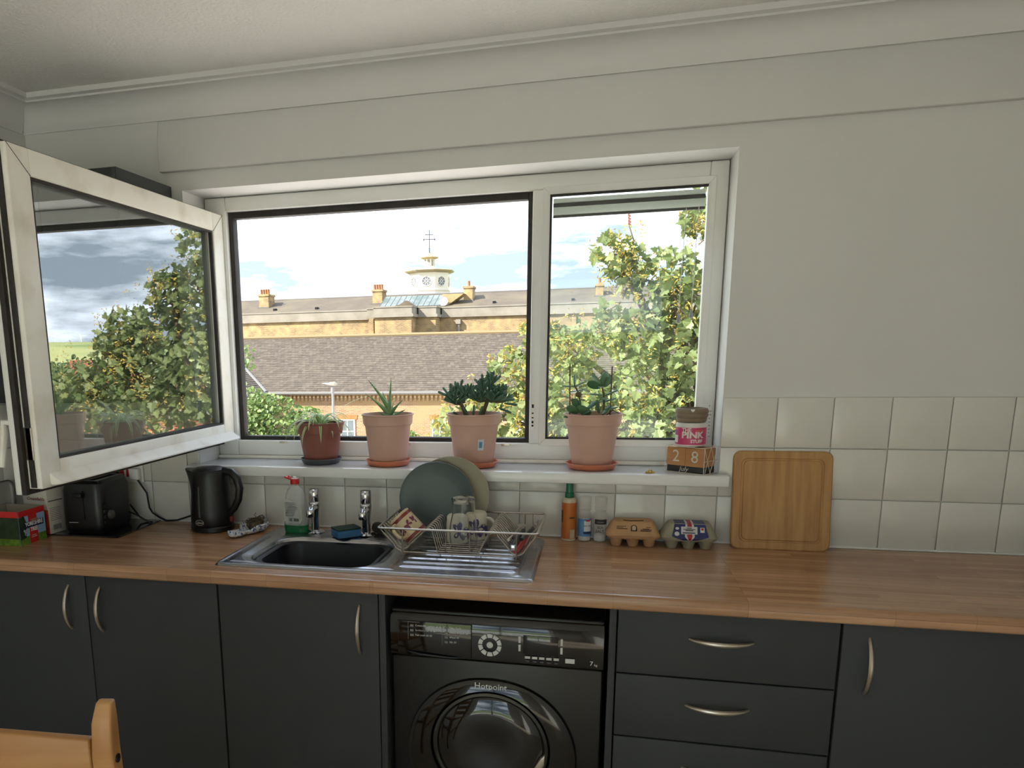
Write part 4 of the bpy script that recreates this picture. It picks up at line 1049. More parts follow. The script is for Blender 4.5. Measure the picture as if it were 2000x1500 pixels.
# 2 aloe
m_aloe = leaf_mat('aloe_green', C(118,158,104), C(142,174,122), .15)
t2, sz = pot((-1.057, .050, SILL), .088, .064, .176, 'pink terracotta pot of aloe with upright spiky leaves on an orange saucer', m_terra, m_sau, .078)
aloe = [(-.095, .02, .135, .010), (.012, -.01, .140, .0075), (-.078, -.01, .078, .008), (-.098, .0, .088, .0075), (-.036, .02, .092, .0075), (.062, -.02, .070, .008), (.052, .03, .030, .008), (.048, -.03, .022, .007), (-.03, -.04, .03, .009), (.004, .03, .055, .006)]
for (dx, dy, dz, w) in aloe:
    b = B(); pts = []; rad = []
    for i in range(9):
        f = i/8; pts.append((dx*(f**1.1), dy*f, dz*(f**.85))); rad.append(w*(1-f)**.8*(.85+.3*math.sin(PI*min(f*1.6, 1)))+.0006)
    b.tube(pts, rad, 8); o = b.build('leaf', m_aloe, t2); o.location = (.008-dx*.12, dy*.3, sz-.002)

# 3 finger-leaved jade
t3, sz = pot((-.760, .052, SILL), .091, .064, .178, 'pink pot of bushy finger-leaved jade with a white sticker on an orange saucer', m_terra, m_sau, .080)
m_jade = leaf_mat('jade_dark', C(66,102,82), C(98,132,104), .08)
m_stem = M('jade_stem', C(104,92,64), .8)
rng = random.Random(5)
tips = []
def branch(p0, p1, r0, r1):
    m = (Vector(p0)+Vector(p1))/2+Vector((rng.uniform(-.008, .008), rng.uniform(-.006, .006), -.004))
    B().tube([p0, m, p1], [r0, (r0+r1)/2, r1], 8).build('stem', m_stem, t3)
hubs = [((-.022, 0, sz), (-.045, -.008, sz+.055)), ((.022, .0, sz), (.045, .005, sz+.06))]
ends = [[(-.074, -.02, sz+.070), (-.055, .02, sz+.085), (-.022, -.01, sz+.080), (-.06, -.03, sz+.05), (-.035, .03, sz+.06)],
        [(.03, -.01, sz+.105), (.055, .02, sz+.115), (.085, -.01, sz+.085), (.10, .01, sz+.055), (.02, .03, sz+.075), (.07, -.03, sz+.06), (.012, -.02, sz+.06)]]
for (a, h_), es in zip(hubs, ends):
    branch(a, h_, .008, .006)
    for e in es: branch(h_, e, .005, .003); tips.append((Vector(h_), Vector(e)))
fing = B().tube([(0, 0, 0), (0, 0, .010), (0, 0, .024), (0, 0, .036), (0, .0005, .040)], [.0022, .0032, .0038, .0040, .0020], 7).build('leaf', m_jade, mesh_only=True)
for (h_, e) in tips:
    for k in range(22):
        f = rng.uniform(.45, 1.05); p = h_.lerp(e, f); d = (e-h_).normalized()*.55+Vector((rng.gauss(0, .55), rng.gauss(0, .5), rng.uniform(.25, 1.0)))
        q = d.normalized().to_track_quat('Z', 'Y'); s = rng.uniform(.75, 1.2)
        link('leaf', fing, t3, Matrix.Translation(p) @ q.to_matrix().to_4x4() @ Matrix.Diagonal((s, s, s, 1)))
for (x, y, dz, ry) in ((-.01, -.03, .02, -30), (.02, -.035, .02, 20), (.0, -.02, .02, 5), (-.03, -.03, .01, -60)):
    link('leaf', fing, t3, Matrix.Translation((x, y, sz+dz*.3)) @ Matrix.Rotation(R(ry), 4, 'Y'))
for (p, tp) in (((.085, -.01, sz+.035), (.125, -.02, sz+.02)), ((.10, 0, sz+.05), (.14, -.005, sz+.045)), ((.09, .01, sz+.06), (.135, .0, sz+.062))):
    d = Vector(tp)-Vector(p); link('leaf', fing, t3, Matrix.Translation(p) @ d.to_track_quat('Z', 'Y').to_matrix().to_4x4() @ Matrix.Diagonal((1.15, 1.15, 1.1, 1)))
st = B(); a0 = R(28)
vs = []
for z in (.062, .098):
    for k in range(4):
        a = R(18)+k*R(5); r_ = .0645+(.091-.064)/.178*z*1.0+.0006; vs.append((r_*math.sin(a), -r_*math.cos(a), z))
st._add(vs, [(k, k+1, 5+k, 4+k) for k in range(3)]); s_ = st.build('sticker', M('sticker', C(206,214,222), .5), t3)
vs = []
b = B()
for z in (.070, .090):
    for k in range(4):
        a = R(21)+k*R(2.6); r_ = .0645+(.091-.064)/.178*z*1.0+.0010; vs.append((r_*math.sin(a), -r_*math.cos(a), z))
b._add(vs, [(k, k+1, 5+k, 4+k) for k in range(3)]); b.build('print', M('sticker_print', C(90,140,170), .5), s_)

# 4 round-leaved jade with sticks
t4, sz = pot((-.377, .056, SILL), .092, .062, .178, 'pink pot of round-leaved jade with two thin canes on an orange saucer', m_terra, m_sau, .081)
m_round = leaf_mat('round_jade', C(70,114,76), C(116,150,112), .1)
m_cane = M('cane', C(112,84,54), .7)
B().tube([(-.072, .0, sz-.01), (-.076, -.002, sz+.175)], .0023, 6).build('cane', m_cane, t4)
B().tube([(.052, -.004, sz-.01), (.054, -.006, sz+.165)], .0023, 6).build('cane', m_cane, t4)
def oval(L_, w):
    b = B(); n = 14; top = []; bot = []
    for k in range(n):
        a = 2*PI*k/n; x = w*math.sin(a)*(.72+.28*(.5-.5*math.cos(a))); y = L_/2-L_/2*math.cos(a); top.append((x, y, .0016)); bot.append((x, y, -.0016))
    b.loft([[(p[0]*.86, (p[1]-L_/2)*.9+L_/2, -.0022) for p in bot], bot, top, [(p[0]*.86, (p[1]-L_/2)*.9+L_/2, .0024) for p in top]]); return b.build('leaf', m_round, mesh_only=True)
ov = oval(.042, .0155)
def put(p, az, el, s, roll=0):
    d = Vector((math.cos(R(az))*math.cos(R(el)), math.sin(R(az))*math.cos(R(el)), math.sin(R(el))))
    q = d.to_track_quat('Y', 'Z').to_matrix().to_4x4()
    link('leaf', ov, t4, Matrix.Translation(p) @ q @ Matrix.Rotation(R(roll), 4, 'Y') @ Matrix.Diagonal((s, s, s, 1)))
B().tube([(-.030, .0, sz), (-.040, -.002, sz+.05), (-.045, 0, sz+.075), (-.058, .0, sz+.105)], [.0035, .003, .0028, .0025], 7).build('stem', m_stem, t4)
b = B(); b.m = Matrix.Translation((-.047, -.003, sz+.077)); b.lathe([(.002, -.009), (.0075, -.005), (.009, 0), (.0075, .006), (.002, .009)], 12); b.build('gall', m_stem, t4)
B().tube([(.030, .0, sz), (.034, -.004, sz+.04), (.030, -.004, sz+.085), (.022, 0, sz+.11)], [.004, .0036, .003, .0025], 7).build('stem', m_stem, t4)
put((-.060, -.002, sz+.104), 90, 70, .9, 80); put((-.060, -.004, sz+.102), 175, 5, .95); put((-.056, -.004, sz+.103), -20, 25, .9); put((-.052, -.002, sz+.088), 10, 15, .7); put((-.054, 0, sz+.088), 195, -5, .6)
put((.022, -.002, sz+.108), 150, 40, 1.05, 50); put((.022, -.004, sz+.100), 190, 20, 1.1, 60); put((.026, 0, sz+.105), 60, 60, 1.15, 70); put((.028, 0, sz+.10), 20, 50, 1.0, 30); put((.022, -.01, sz+.10), -90, 10, .7)
put((.031, -.004, sz+.075), 185, 5, 1.05); put((.031, -.004, sz+.073), 0, 22, 1.15); put((.032, -.004, sz+.055), 5, 15, .95); put((.030, -.004, sz+.055), 180, -5, .7); put((.031, -.012, sz+.068), -100, -10, .7)
put((-.035, -.012, sz+.030), 160, 45, 1.1, 70); put((-.045, -.02, sz+.02), -170, 30, 1.0, 60); put((-.045, -.03, sz+.005), 185, 5, 1.1); put((-.02, -.02, sz+.03), 20, 40, 1.0, 10); put((-.03, -.03, sz+.015), -60, 20, .9, 20)
put((-.005, -.03, sz+.02), 170, 20, 1.2, 60); put((.02, -.03, sz+.02), 120, 60, 1.1, 80); put((.015, -.03, sz+.005), 175, 5, 1.0, 30); put((.03, -.025, sz+.015), 30, 45, 1.0); put((.03, -.03, sz+.005), -10, 15, 1.0); put((.035, -.01, sz+.03), 10, 10, 1.0)
B().tube([(.04, -.0, sz+.01), (.06, -.005, sz+.028), (.08, -.008, sz+.018)], [.0015, .002, .0008], 6).build('dry_leaf', M('dry_leaf', C(86,66,48), .9), t4)

# block calendar in a wire frame
def calendar():
    t = thing('block_calendar', (-.079, .018, SILL), 'wooden block calendar reading 28 July in a white wire frame', 'calendar', rz=R(-36))
    W, D = .124, .070
    m_blk = M('calendar_wood', C(190,138,88), .6, col2=C(180,126,78), scale=6, stretch=(1,1,10)); m_base = M('calendar_black', C(52,54,58), .6)
    B().box(-W/2, W/2, -D/2+.006, D/2-.006, .0012, .021).build('month_block', m_base, t, bevel=.0008)
    wh = M('chalk_white', C(214,206,196), .7)
    for k, ch in enumerate('28'):
        x0 = -W/2+.0005+k*.062
        o = B().box(x0, x0+.061, -D/2+.002, D/2-.002, .0212, .0775).build('number_block', m_blk, t, bevel=.001)
        text(ch, .052, wh, o, (x0+.031, -D/2+.0016, .0495), extrude=.0004)
    text('July', .021, wh, t, (-.006, -D/2+.0056, .011), shear=.25)
    fr = B(); w = .0011; x0, x1, y0, y1, z0, z1 = -W/2-.003, W/2+.003, -D/2-.002, D/2+.002, .0012, .0805
    for x in (x0, x1):
        for y in (y0, y1): fr.tube([(x, y, z0), (x, y, z1)], w, 5)
        for z in (z0, z1): fr.tube([(x, y0, z), (x, y1, z)], w, 5)
        fr.tube([(x, y0, .040), (x, y1, .040)], w, 5)
        zig = [(x, y0, z1), (x, y0+.018, .040), (x, 0, z1), (x, y1-.018, .040), (x, y1, z1)]
        for a, b_ in zip(zig, zig[1:]): fr.tube([a, b_], .0008, 5)
        zig = [(x, y0+.006, z0), (x, y0+.02, .040), (x, 0, z0), (x, y1-.02, .040), (x, y1-.004, z0)]
        for a, b_ in zip(zig, zig[1:]): fr.tube([a, b_], .0008, 5)
    for y in (y0, y1):
        for z in (z0, z1): fr.tube([(x0, y, z), (x1, y, z)], w, 5)
    fr.tube([(-.02, y0, z1), (-.02, y1, z1)], w, 5); fr.tube([(.02, y0, z1), (.02, y1, z1)], w, 5)
    fr.build('wire_frame', M('wire_white', C(226,214,196), .5), t)
calendar()
def jar():
    t = thing('cleaning_paste_jar', (-.083, .024, SILL+.0818), 'white tub with a pink label standing on the block calendar', 'jar', rz=R(-8))
    B().lathe([(.042, 0), (.0445, .003), (.0445, .066), (.043, .071), (.038, .073)], 40).build('tub', M('tub_white', C(226,220,214), .35), t)
    lb = B(); patch(lb, .0448, -80, 95, .006, .058, 24); l = lb.build('label', M('label_pink', C(206,66,116), .45), t)
    wh = M('label_lettering', C(232,220,216), .5)
    text('THE', .0150, wh, l, (0, 0, .0505), bend=.0451, rot=(R(90), 0, R(-14)), bold=.0005); text('PINK', .0265, wh, l, (0, 0, .0350), bend=.0451, rot=(R(90), 0, R(10)), sx=1.15, bold=.0011); text('STUFF', .0140, wh, l, (0, 0, .0165), bend=.0451, rot=(R(90), 0, R(26)), bold=.0006)
    b = B(); patch(b, .0450, 20, 62, .048, .051, 6); b.build('orange_print', M('label_orange_print', C(226,110,80), .5), l)
    b = B(); patch(b, .0450, -78, -50, .012, .034, 6); b.build('white_patch', wh, l); b = B(); patch(b, .0451, -80, -60, .036, .050, 5); b.build('purple_print', M('label_purple', C(120,70,150), .5), l)
    r_ = thing('candle_holder', (-.083, .024, SILL+.1555), 'grey-brown ribbed ring with a white heart on top of the pink-labelled tub', 'candle holder', rz=R(-8))
    m_c = M('taupe_clay', C(140,122,102), .7, col2=C(128,110,92), scale=20)
    B().lathe([(.040, 0), (.0425, .002), (.0445, .008), (.0440, .012), (.0465, .015), (.0475, .021), (.0465, .026), (.0485, .029), (.0485, .034), (.044, .041), (.037, .042), (.034, .036), (.033, .012), (.001, .012)], 40).build('ring', m_c, r_)
    h = B(); pts = []
    for k in range(20):
        a = 2*PI*k/20; pts.append((.0058*math.sin(a)**3, .0055*(.8125*math.cos(a)-.3125*math.cos(2*a)-.125*math.cos(3*a)-.0625*math.cos(4*a))))
    h.m = Matrix.Translation((.004, -.0470, .0365)) @ Matrix.Rotation(R(-38), 4, 'X'); h.prism(pts, 'Y', -.001, .001); h.build('heart', m_white, r_)
jar()
def thermometer():
    t = thing('window_thermometer', (-.028, .1462, 1.215), 'white strip thermometer with Fahrenheit scale on the window frame', 'thermometer')
    B().box(-.017, .017, -.002, .0035, 0, .115).build('strip', m_white, t, bevel=.001)
    B().tube([(-.004, -.003, .006), (-.004, -.003, .106)], .0012, 6).build('tube', M('therm_glass', C(206,200,196), .2), t)
    B().tube([(-.004, -.0034, .004), (-.004, -.0034, .066)], .0013, 6).build('red_spirit', m_red, t)
    tk = B()
    for k in range(22): tk.box(.0005, .0045 if k % 2 else .007, -.0026, -.002, .008+.0044*k, .0087+.0044*k)
    tk.build('scale_marks', m_gasket, t)
    for k in range(8): text(str(20*(k)-20), .0062, m_gasket, t, (.0115, -.0026, .012+.0115*k))
    text('F', .008, m_gasket, t, (.010, -.0026, .109))
thermometer()
t = thing('window_key', (-.200, -.030, SILL), 'small brass window key lying on the sill', 'key', rz=R(10))
m_brass = M('brass', C(214,180,96), .25, 1.0)
B().tube([(-.014, 0, .0032), (.014, 0, .0032)], [.003, .0028], 10).build('shank', m_brass, t)
B().lathe([(.003, .002), (.006, .004), (.0065, .008), (.004, .0115), (.001, .012)], 14).build('knob', m_brass, t)
# ================================================================== outside
GZ = -4.5
def ground_h(x, y):
    d = math.hypot(x, y)
    t = max(0, min(1, (d-110)/420)); t = t*t*(3-2*t)
    return GZ+15*t
def make_ground():
    rs = [0, 8, 16, 30, 50, 80, 110, 150, 200, 260, 330, 420, 540, 700, 950, 1300, 1800]; n = 72; b = B(); vs = []; fs = []
    for r_ in rs[1:]:
        for k in range(n):
            a = 2*PI*k/n; x, y = r_*math.cos(a), r_*math.sin(a); vs.append((x, y, ground_h(x, y)))
    vs.append((0, 0, GZ))
    for i in range(len(rs)-2):
        for k in range(n): fs.append((i*n+k, i*n+(k+1) % n, (i+1)*n+(k+1) % n, (i+1)*n+k))
    for k in range(n): fs.append((len(vs)-1, k, (k+1) % n))
    b._add(vs, fs)
    m = M('paved_yard_and_fields', C(196,188,172), .9); nt = m.node_tree; N = nt.nodes.new; L = nt.links.new; bs = nt.nodes['Principled BSDF']
    tc = N('ShaderNodeTexCoord'); ln = N('ShaderNodeVectorMath'); ln.operation = 'LENGTH'; L(tc.outputs['Object'], ln.inputs[0])
    no = N('ShaderNodeTexNoise'); L(tc.outputs['Object'], no.inputs['Vector']); no.inputs['Scale'].default_value = .02
    mr = N('ShaderNodeMapRange'); L(ln.outputs['Value'], mr.inputs['Value']); mr.inputs['From Min'].default_value = 62; mr.inputs['From Max'].default_value = 70
    cr = N('ShaderNodeValToRGB'); L(no.outputs['Fac'], cr.inputs[0]); cr.color_ramp.elements[0].position = .42; cr.color_ramp.elements[1].position = .58
    cr.color_ramp.elements[0].color = C(128,146,86); cr.color_ramp.elements[1].color = C(176,178,112)
    mx = N('ShaderNodeMixRGB'); L(mr.outputs[0], mx.inputs[0]); mx.inputs[1].default_value = C(226,220,208); L(cr.outputs[0], mx.inputs[2]); L(mx.outputs[0], bs.inputs['Base Color'])
    struct(b.build('ground', m))
make_ground()

def rand_island_mat(name, c1, c2, rough=.8, cm=None):
    m = bpy.data.materials.new(name); m.use_nodes = True
    nt = m.node_tree; N = nt.nodes.new; L = nt.links.new; b = nt.nodes['Principled BSDF']; b.inputs['Roughness'].default_value = rough
    ge = N('ShaderNodeNewGeometry'); cr = N('ShaderNodeValToRGB'); L(ge.outputs['Random Per Island'], cr.inputs[0])
    cr.color_ramp.elements[0].color = c1; cr.color_ramp.elements[1].color = c2
    if cm: e = cr.color_ramp.elements.new(.5); e.color = cm
    L(cr.outputs[0], b.inputs['Base Color']); return m
m_slate = rand_island_mat('weathered_slates', C(76,67,58), C(92,83,71), cm=C(83,74,64))
m_slate_far = brick_mat('slate_roof_far', C(90,80,66), C(82,72,60), C(74,66,55), .35, .2, .01, axes='XY', bump=.2, noise=C(98,89,70), nscale=.5)
m_brick = brick_mat('yellow_stock_brick', C(148,118,82), C(128,92,64), C(150,138,116), .23, .075, .011, axes='XZ', noise=C(150,124,86), nscale=.7)
m_brick_old = brick_mat('old_stock_brick', C(142,116,78), C(108,84,58), C(148,132,102), .23, .075, .014, axes='XZ', noise=C(168,142,98), nscale=1.6)
m_stone = M('cornice_stone', C(139,132,119), .85, col2=C(124,117,103), scale=1.2)
m_gutter = M('grey_gutter', C(101,99,95), .6)
m_cream_paint = M('cream_tower_paint', C(214,206,186), .6)
m_lead = M('lead_flashing', C(89,88,87), .6)
m_terrapot = M('chimney_pot_clay', C(140,93,56), .8)
m_dkglass = M('dark_window_glass', C(96,104,108), .15)

def lodge():
    t = thing('slate_roofed_lodge', (0, 0, 0), 'low yellow brick building with a big slate roof beyond the yard', 'building')
    EX, EY, EZ, RY, RZ = -17.94, 37.7, -.63, 43.0, 2.36; run = RY-EY
    B().box(EX, 14, 38, 48, GZ, EZ).build('wall', m_brick, t, smooth=False)
    B().box(-30, EX+.0, 26, 48, GZ, EZ).build('wing_wall', m_brick, t, smooth=False)
    # roof decks
    b = B(); b._add([(EX, EY, EZ), (14.3, EY, EZ), (14.3, RY, RZ), (EX-run, RY, RZ), (14.3, RY+run, EZ), (EX-run, RY+run, EZ)], [(0, 1, 2, 3), (3, 2, 4, 5)])
    b._add([(EX+.0, 25.6, EZ), (EX, EY, EZ), (EX-run, RY, RZ), (EX-run, 25.6, RZ), (EX-2*run, 25.6, EZ), (EX-2*run, RY, EZ)], [(0, 1, 2, 3), (3, 2, 5, 4)])
    b.build('roof_deck', m_slate, t, smooth=False)
    # slates: one real slate each, joined (far too many and too small to pick apart)
    rng = random.Random(2); b = B(); rows_ = 31
    sl = math.hypot(run, RZ-EZ); ny, nz = -(RZ-EZ)/sl, run/sl; uy, uz = run/sl, (RZ-EZ)/sl
    for r_ in range(rows_):
        f = r_/rows_; y, z = EY+run*f, EZ+(RZ-EZ)*f; x = EX-run*f+(.15 if r_ % 2 else 0)+.05
        while x < 14:
            w = .212; h = sl/rows_*1.05; o1 = .024+rng.uniform(-.006, .012); o0 = .008; dx = rng.uniform(-.006, .006)
            p = [(x+dx, y+ny*o1, z+nz*o1), (x+w+dx, y+ny*o1, z+nz*o1), (x+w, y+uy*h+ny*o0, z+uz*h+nz*o0), (x, y+uy*h+ny*o0, z+uz*h+nz*o0), (x+dx, y+ny*.004, z+nz*.004), (x+w+dx, y+ny*.004, z+nz*.004)]
            b._add(p, [(0, 1, 2, 3), (4, 5, 1, 0)]); x += .22
    for r_ in range(rows_):
        f = r_/rows_; x, z = EX-run*f, EZ+(RZ-EZ)*f; y = 33.0
        while y < EY+run*f-.1:
            h = sl/rows_*1.05; o1 = .024+rng.uniform(-.006, .012); nx = -ny
            p = [(x+nx*o1, y, z+nz*o1), (x+nx*o1, y+.295, z+nz*o1), (x-uy*h+nx*.008, y+.295, z+uz*h+nz*.008), (x-uy*h+nx*.008, y, z+uz*h+nz*.008)]
            b._add(p, [(0, 1, 2, 3)]); y += .303
    o = b.build('slates', m_slate, t, smooth=False); o['kind'] = 'stuff'
    B().tube([(EX, EY-.05, EZ+.03), (EX-run, RY-.05, RZ+.05)], .10, 6).build('lead_valley', M('valley_lead', C(108,107,104), .5), t)
    b = B(); x = EX-run
    B().tube([(EX-run, RY, RZ+.05), (14.3, RY, RZ+.05)], .10, 8).build('ridge_tiles', M('ridge_clay', C(126,108,76), .8), t)
    B().tube([(EX-.05, EY-.10, EZ-.04), (14.3, EY-.10, EZ-.04)], .085, 10).build('gutter', m_gutter, t)
    B().tube([(EX+.10, 25.6, EZ-.04), (EX+.10, EY-.1, EZ-.04)], .085, 10).build('wing_gutter', m_gutter, t)
    B().box(EX+.05, EX+.35, 37.72, 37.98, EZ-.45, EZ-.12).tube([(EX+.2, 37.85, EZ-.4), (EX+.2, 37.85, GZ)], .06, 8).build('downpipe', m_gutter, t)
    b = B(); x = EX+.6
    while x < 13.8: b.box(x, x+.11, 37.88, 38.0, EZ-.48, EZ-.16); x += .225
    b.box(EX+.4, 14, 37.86, 38.0, EZ-.16, EZ-.06); o = b.build('dentil_course', m_brick, t, smooth=False); o['kind'] = 'stuff'
    for (x0, x1) in ((-13.85, -13.0), (-8.75, -7.9), (-4.6, -3.75)):
        w = B().box(x0-.05, x1+.05, 37.93, 38.01, -3.3, -2.06)
        wo = B(); ring(wo, x0, x1, -3.4, -2.1, .06, 37.93, 37.99); wo.box((x0+x1)/2-.02, (x0+x1)/2+.02, 37.94, 37.98, -3.34, -2.16).box(x0+.06, x1-.06, 37.94, 37.98, -2.76, -2.72)
        wo = wo.build('window', m_white, t, smooth=False)
        for (pa, pb) in ((x0+.06, (x0+x1)/2-.02), ((x0+x1)/2+.02, x1-.06)):
            for (za, zb) in ((-3.34, -2.76), (-2.72, -2.16)): B().box(pa, pb, 37.955, 37.97, za, zb).build('pane', m_dkglass, wo, smooth=False)
        arc_ = [(x0-.1, -2.1), (x1+.1, -2.1), (x1+.16, -1.86), (x0-.16, -1.86)]
        B().prism(arc_, 'Y', 37.97, 38.02).build('brick_lintel', M('gauged_brick', C(145,108,64), .85, col2=C(133,95,54), scale=3), t)
lodge()

def barracks():
    t = thing('long_brick_range', (0, 0, 0), 'long yellow brick range with stone cornice and slate roof behind the lodge', 'building')
    X0, X1 = -36, 22
    B().box(X0, X1, 52, 62, GZ, 3.75).build('wall', m_brick_old, t, smooth=False)
    ax0, ax1, bx0, bx1 = -14.87, -12.36, -15.75, -11.05
    B().box(bx0, bx1, 50.5, 52, GZ, 3.75).build('mid_block', m_brick_old, t, smooth=False)
    B().box(ax0, ax1, 49, 50.5, GZ, 3.75).build('front_block', m_brick_old, t, smooth=False)
    def corn(x0, x1, y, yb=None):
        yb = yb or y+.6
        b = B().box(x0-.15, x1+.15, y-.15, yb, 3.66, 3.86).box(x0-.05, x1+.05, y-.07, yb, 3.86, 4.28).box(x0-.1, x1+.1, y-.11, yb, 4.28, 4.36)
        b.build('cornice', m_stone, t, smooth=False)
    corn(X0, bx0-.2, 52); corn(bx1+.2, X1, 52); corn(bx0, ax0-.2, 50.5, 52.6); corn(ax1+.2, bx1, 50.5, 52.6); corn(ax0, ax1, 49, 52.6)
    B().box(-15.62, -15.3, 50.2, 50.5, GZ, 3.66).build('pilaster', m_brick_old, t, smooth=False)
    # roofs either side of the centre
    def roof(x0, x1, n):
        b = B(); b._add([(x0, 52.2, 4.25), (x1, 52.2, 4.25), (x1, 57, 5.58), (x0, 57, 5.58), (x1, 61.8, 4.25), (x0, 61.8, 4.25)], [(0, 1, 2, 3), (3, 2, 4, 5)]); b.build('roof', m_slate_far, t, smooth=False)
        B().tube([(x0, 57, 5.58), (x1, 57, 5.58)], .08, 6).build('ridge', m_lead, t)
    roof(X0, -15.6, 1); roof(-9.2, X1, 2); roof(-15.6, -9.2, 3)
    # chimneys
    for (x, w, z0, top, npot) in ((-25.1, .78, 4.8, 5.86, 4), (-16.15, .74, 4.8, 5.88, 4), (-9.48, .62, 4.8, 5.86, 1), (-.5, .5, 4.8, 5.66, 1)):
        c = B().box(x-w/2, x+w/2, 54.4, 55.6, z0-.2, top-.14).box(x-w/2-.06, x+w/2+.06, 54.34, 55.66, top-.14, top).build('chimney_stack', m_brick_old, t, smooth=False)
        for k in range(npot):
            xx = x-w/2+w*(k+.5)/npot
            B().lathe([(.10, top), (.09, top+.06), (.085, top+.34), (.095, top+.36), (.06, top+.38)], 10, xx, 54.75).build('chimney_pot', m_terrapot, c)
        B().box(x-w/2-.1, x+w/2+.1, 54.25, 54.4, z0-.18, z0+.1).build('flashing', m_lead, c)
    # rooflight of many panes
    n = 11; gm = M('rooflight_glass', C(78,92,88), .4, col2=C(112,118,116), scale=1.2)
    fr_ = B()
    for k in range(n+1):
        x = -15.7+4.4*k/n; fr_.tube([(x-.0, 53.2, 4.55), (x+.12, 54.6, 5.34)], .03, 5)
    sk = fr_.build('rooflight_frame', m_lead, t)
    for k in range(n):
        x = -15.7+4.4*k/n; w = 4.4/n
        B()._add([(x+.03, 53.2, 4.56), (x+w-.03, 53.2, 4.56), (x+w+.09, 54.6, 5.35), (x+.15, 54.6, 5.35)], [(0, 1, 2, 3)]).build('pane', gm, sk, smooth=False)
    B().box(-15.8, -11.2, 53.15, 54.7, 4.2, 4.54).build('rooflight_base', m_lead, t)
    for (x, w, h) in ((-13.55, 1.0, .62), (-14.2, .55, .34)):
        B()._add([(x-w, 52.4, 4.3), (x+w, 52.4, 4.3), (x, 52.4, 4.3+h), (x, 53.2, 4.3+h), (x-w, 53.2, 4.3), (x+w, 53.2, 4.3)], [(0, 1, 2), (1, 5, 3, 2), (0, 2, 3, 4), (4, 3, 5)]).build('small_gable', m_slate_far, t, smooth=False)
    B()._add([(-11.1, 53.3, 4.3), (-9.6, 53.3, 5.3), (-11.1, 53.3, 5.3), (-11.1, 54.5, 4.3), (-9.6, 54.5, 5.3), (-11.1, 54.5, 5.3)], [(0, 1, 2), (5, 4, 3), (0, 3, 4, 1), (1, 4, 5, 2), (2, 5, 3, 0)]).build('side_gable', m_brick_old, t, smooth=False)
    p = B().tube([(-9.72, 51.85, 3.5), (-9.72, 51.85, GZ)], .09, 8).build('downpipe', m_stone, t)
    B().box(-9.90, -9.58, 51.7, 51.98, 3.2, 3.5).build('hopper', m_stone, p)
    for x in (-20.5, -7.5, -5.0, -2.2, -23.8): B().box(x-.1, x+.1, 53.3, 53.6, 4.45, 4.72).build('roof_vent', m_dark, t, smooth=False)
    return t
range_ = barracks()

t = thing('satellite_dish', (-10.98, 53.0, 4.50), 'round white dish on the long roof beside the rooflight', 'dish')
b = B(); b.m = Matrix.Translation((0, 0, .28)) @ Matrix.Rotation(R(78), 4, 'X'); b.lathe([(.30, .02), (.32, .03), (.31, .04), (.16, -.02), (.001, -.04)], 24); b.build('reflector', M('dish_white', C(140,146,156), .5), t)
B().tube([(0, .05, 0), (0, .05, .28)], .03, 6).build('stand', m_gutter, t); b = B().tube([(-.24, -.04, .36), (.22, -.04, .22)], .012, 5).build('arm', m_white, t)

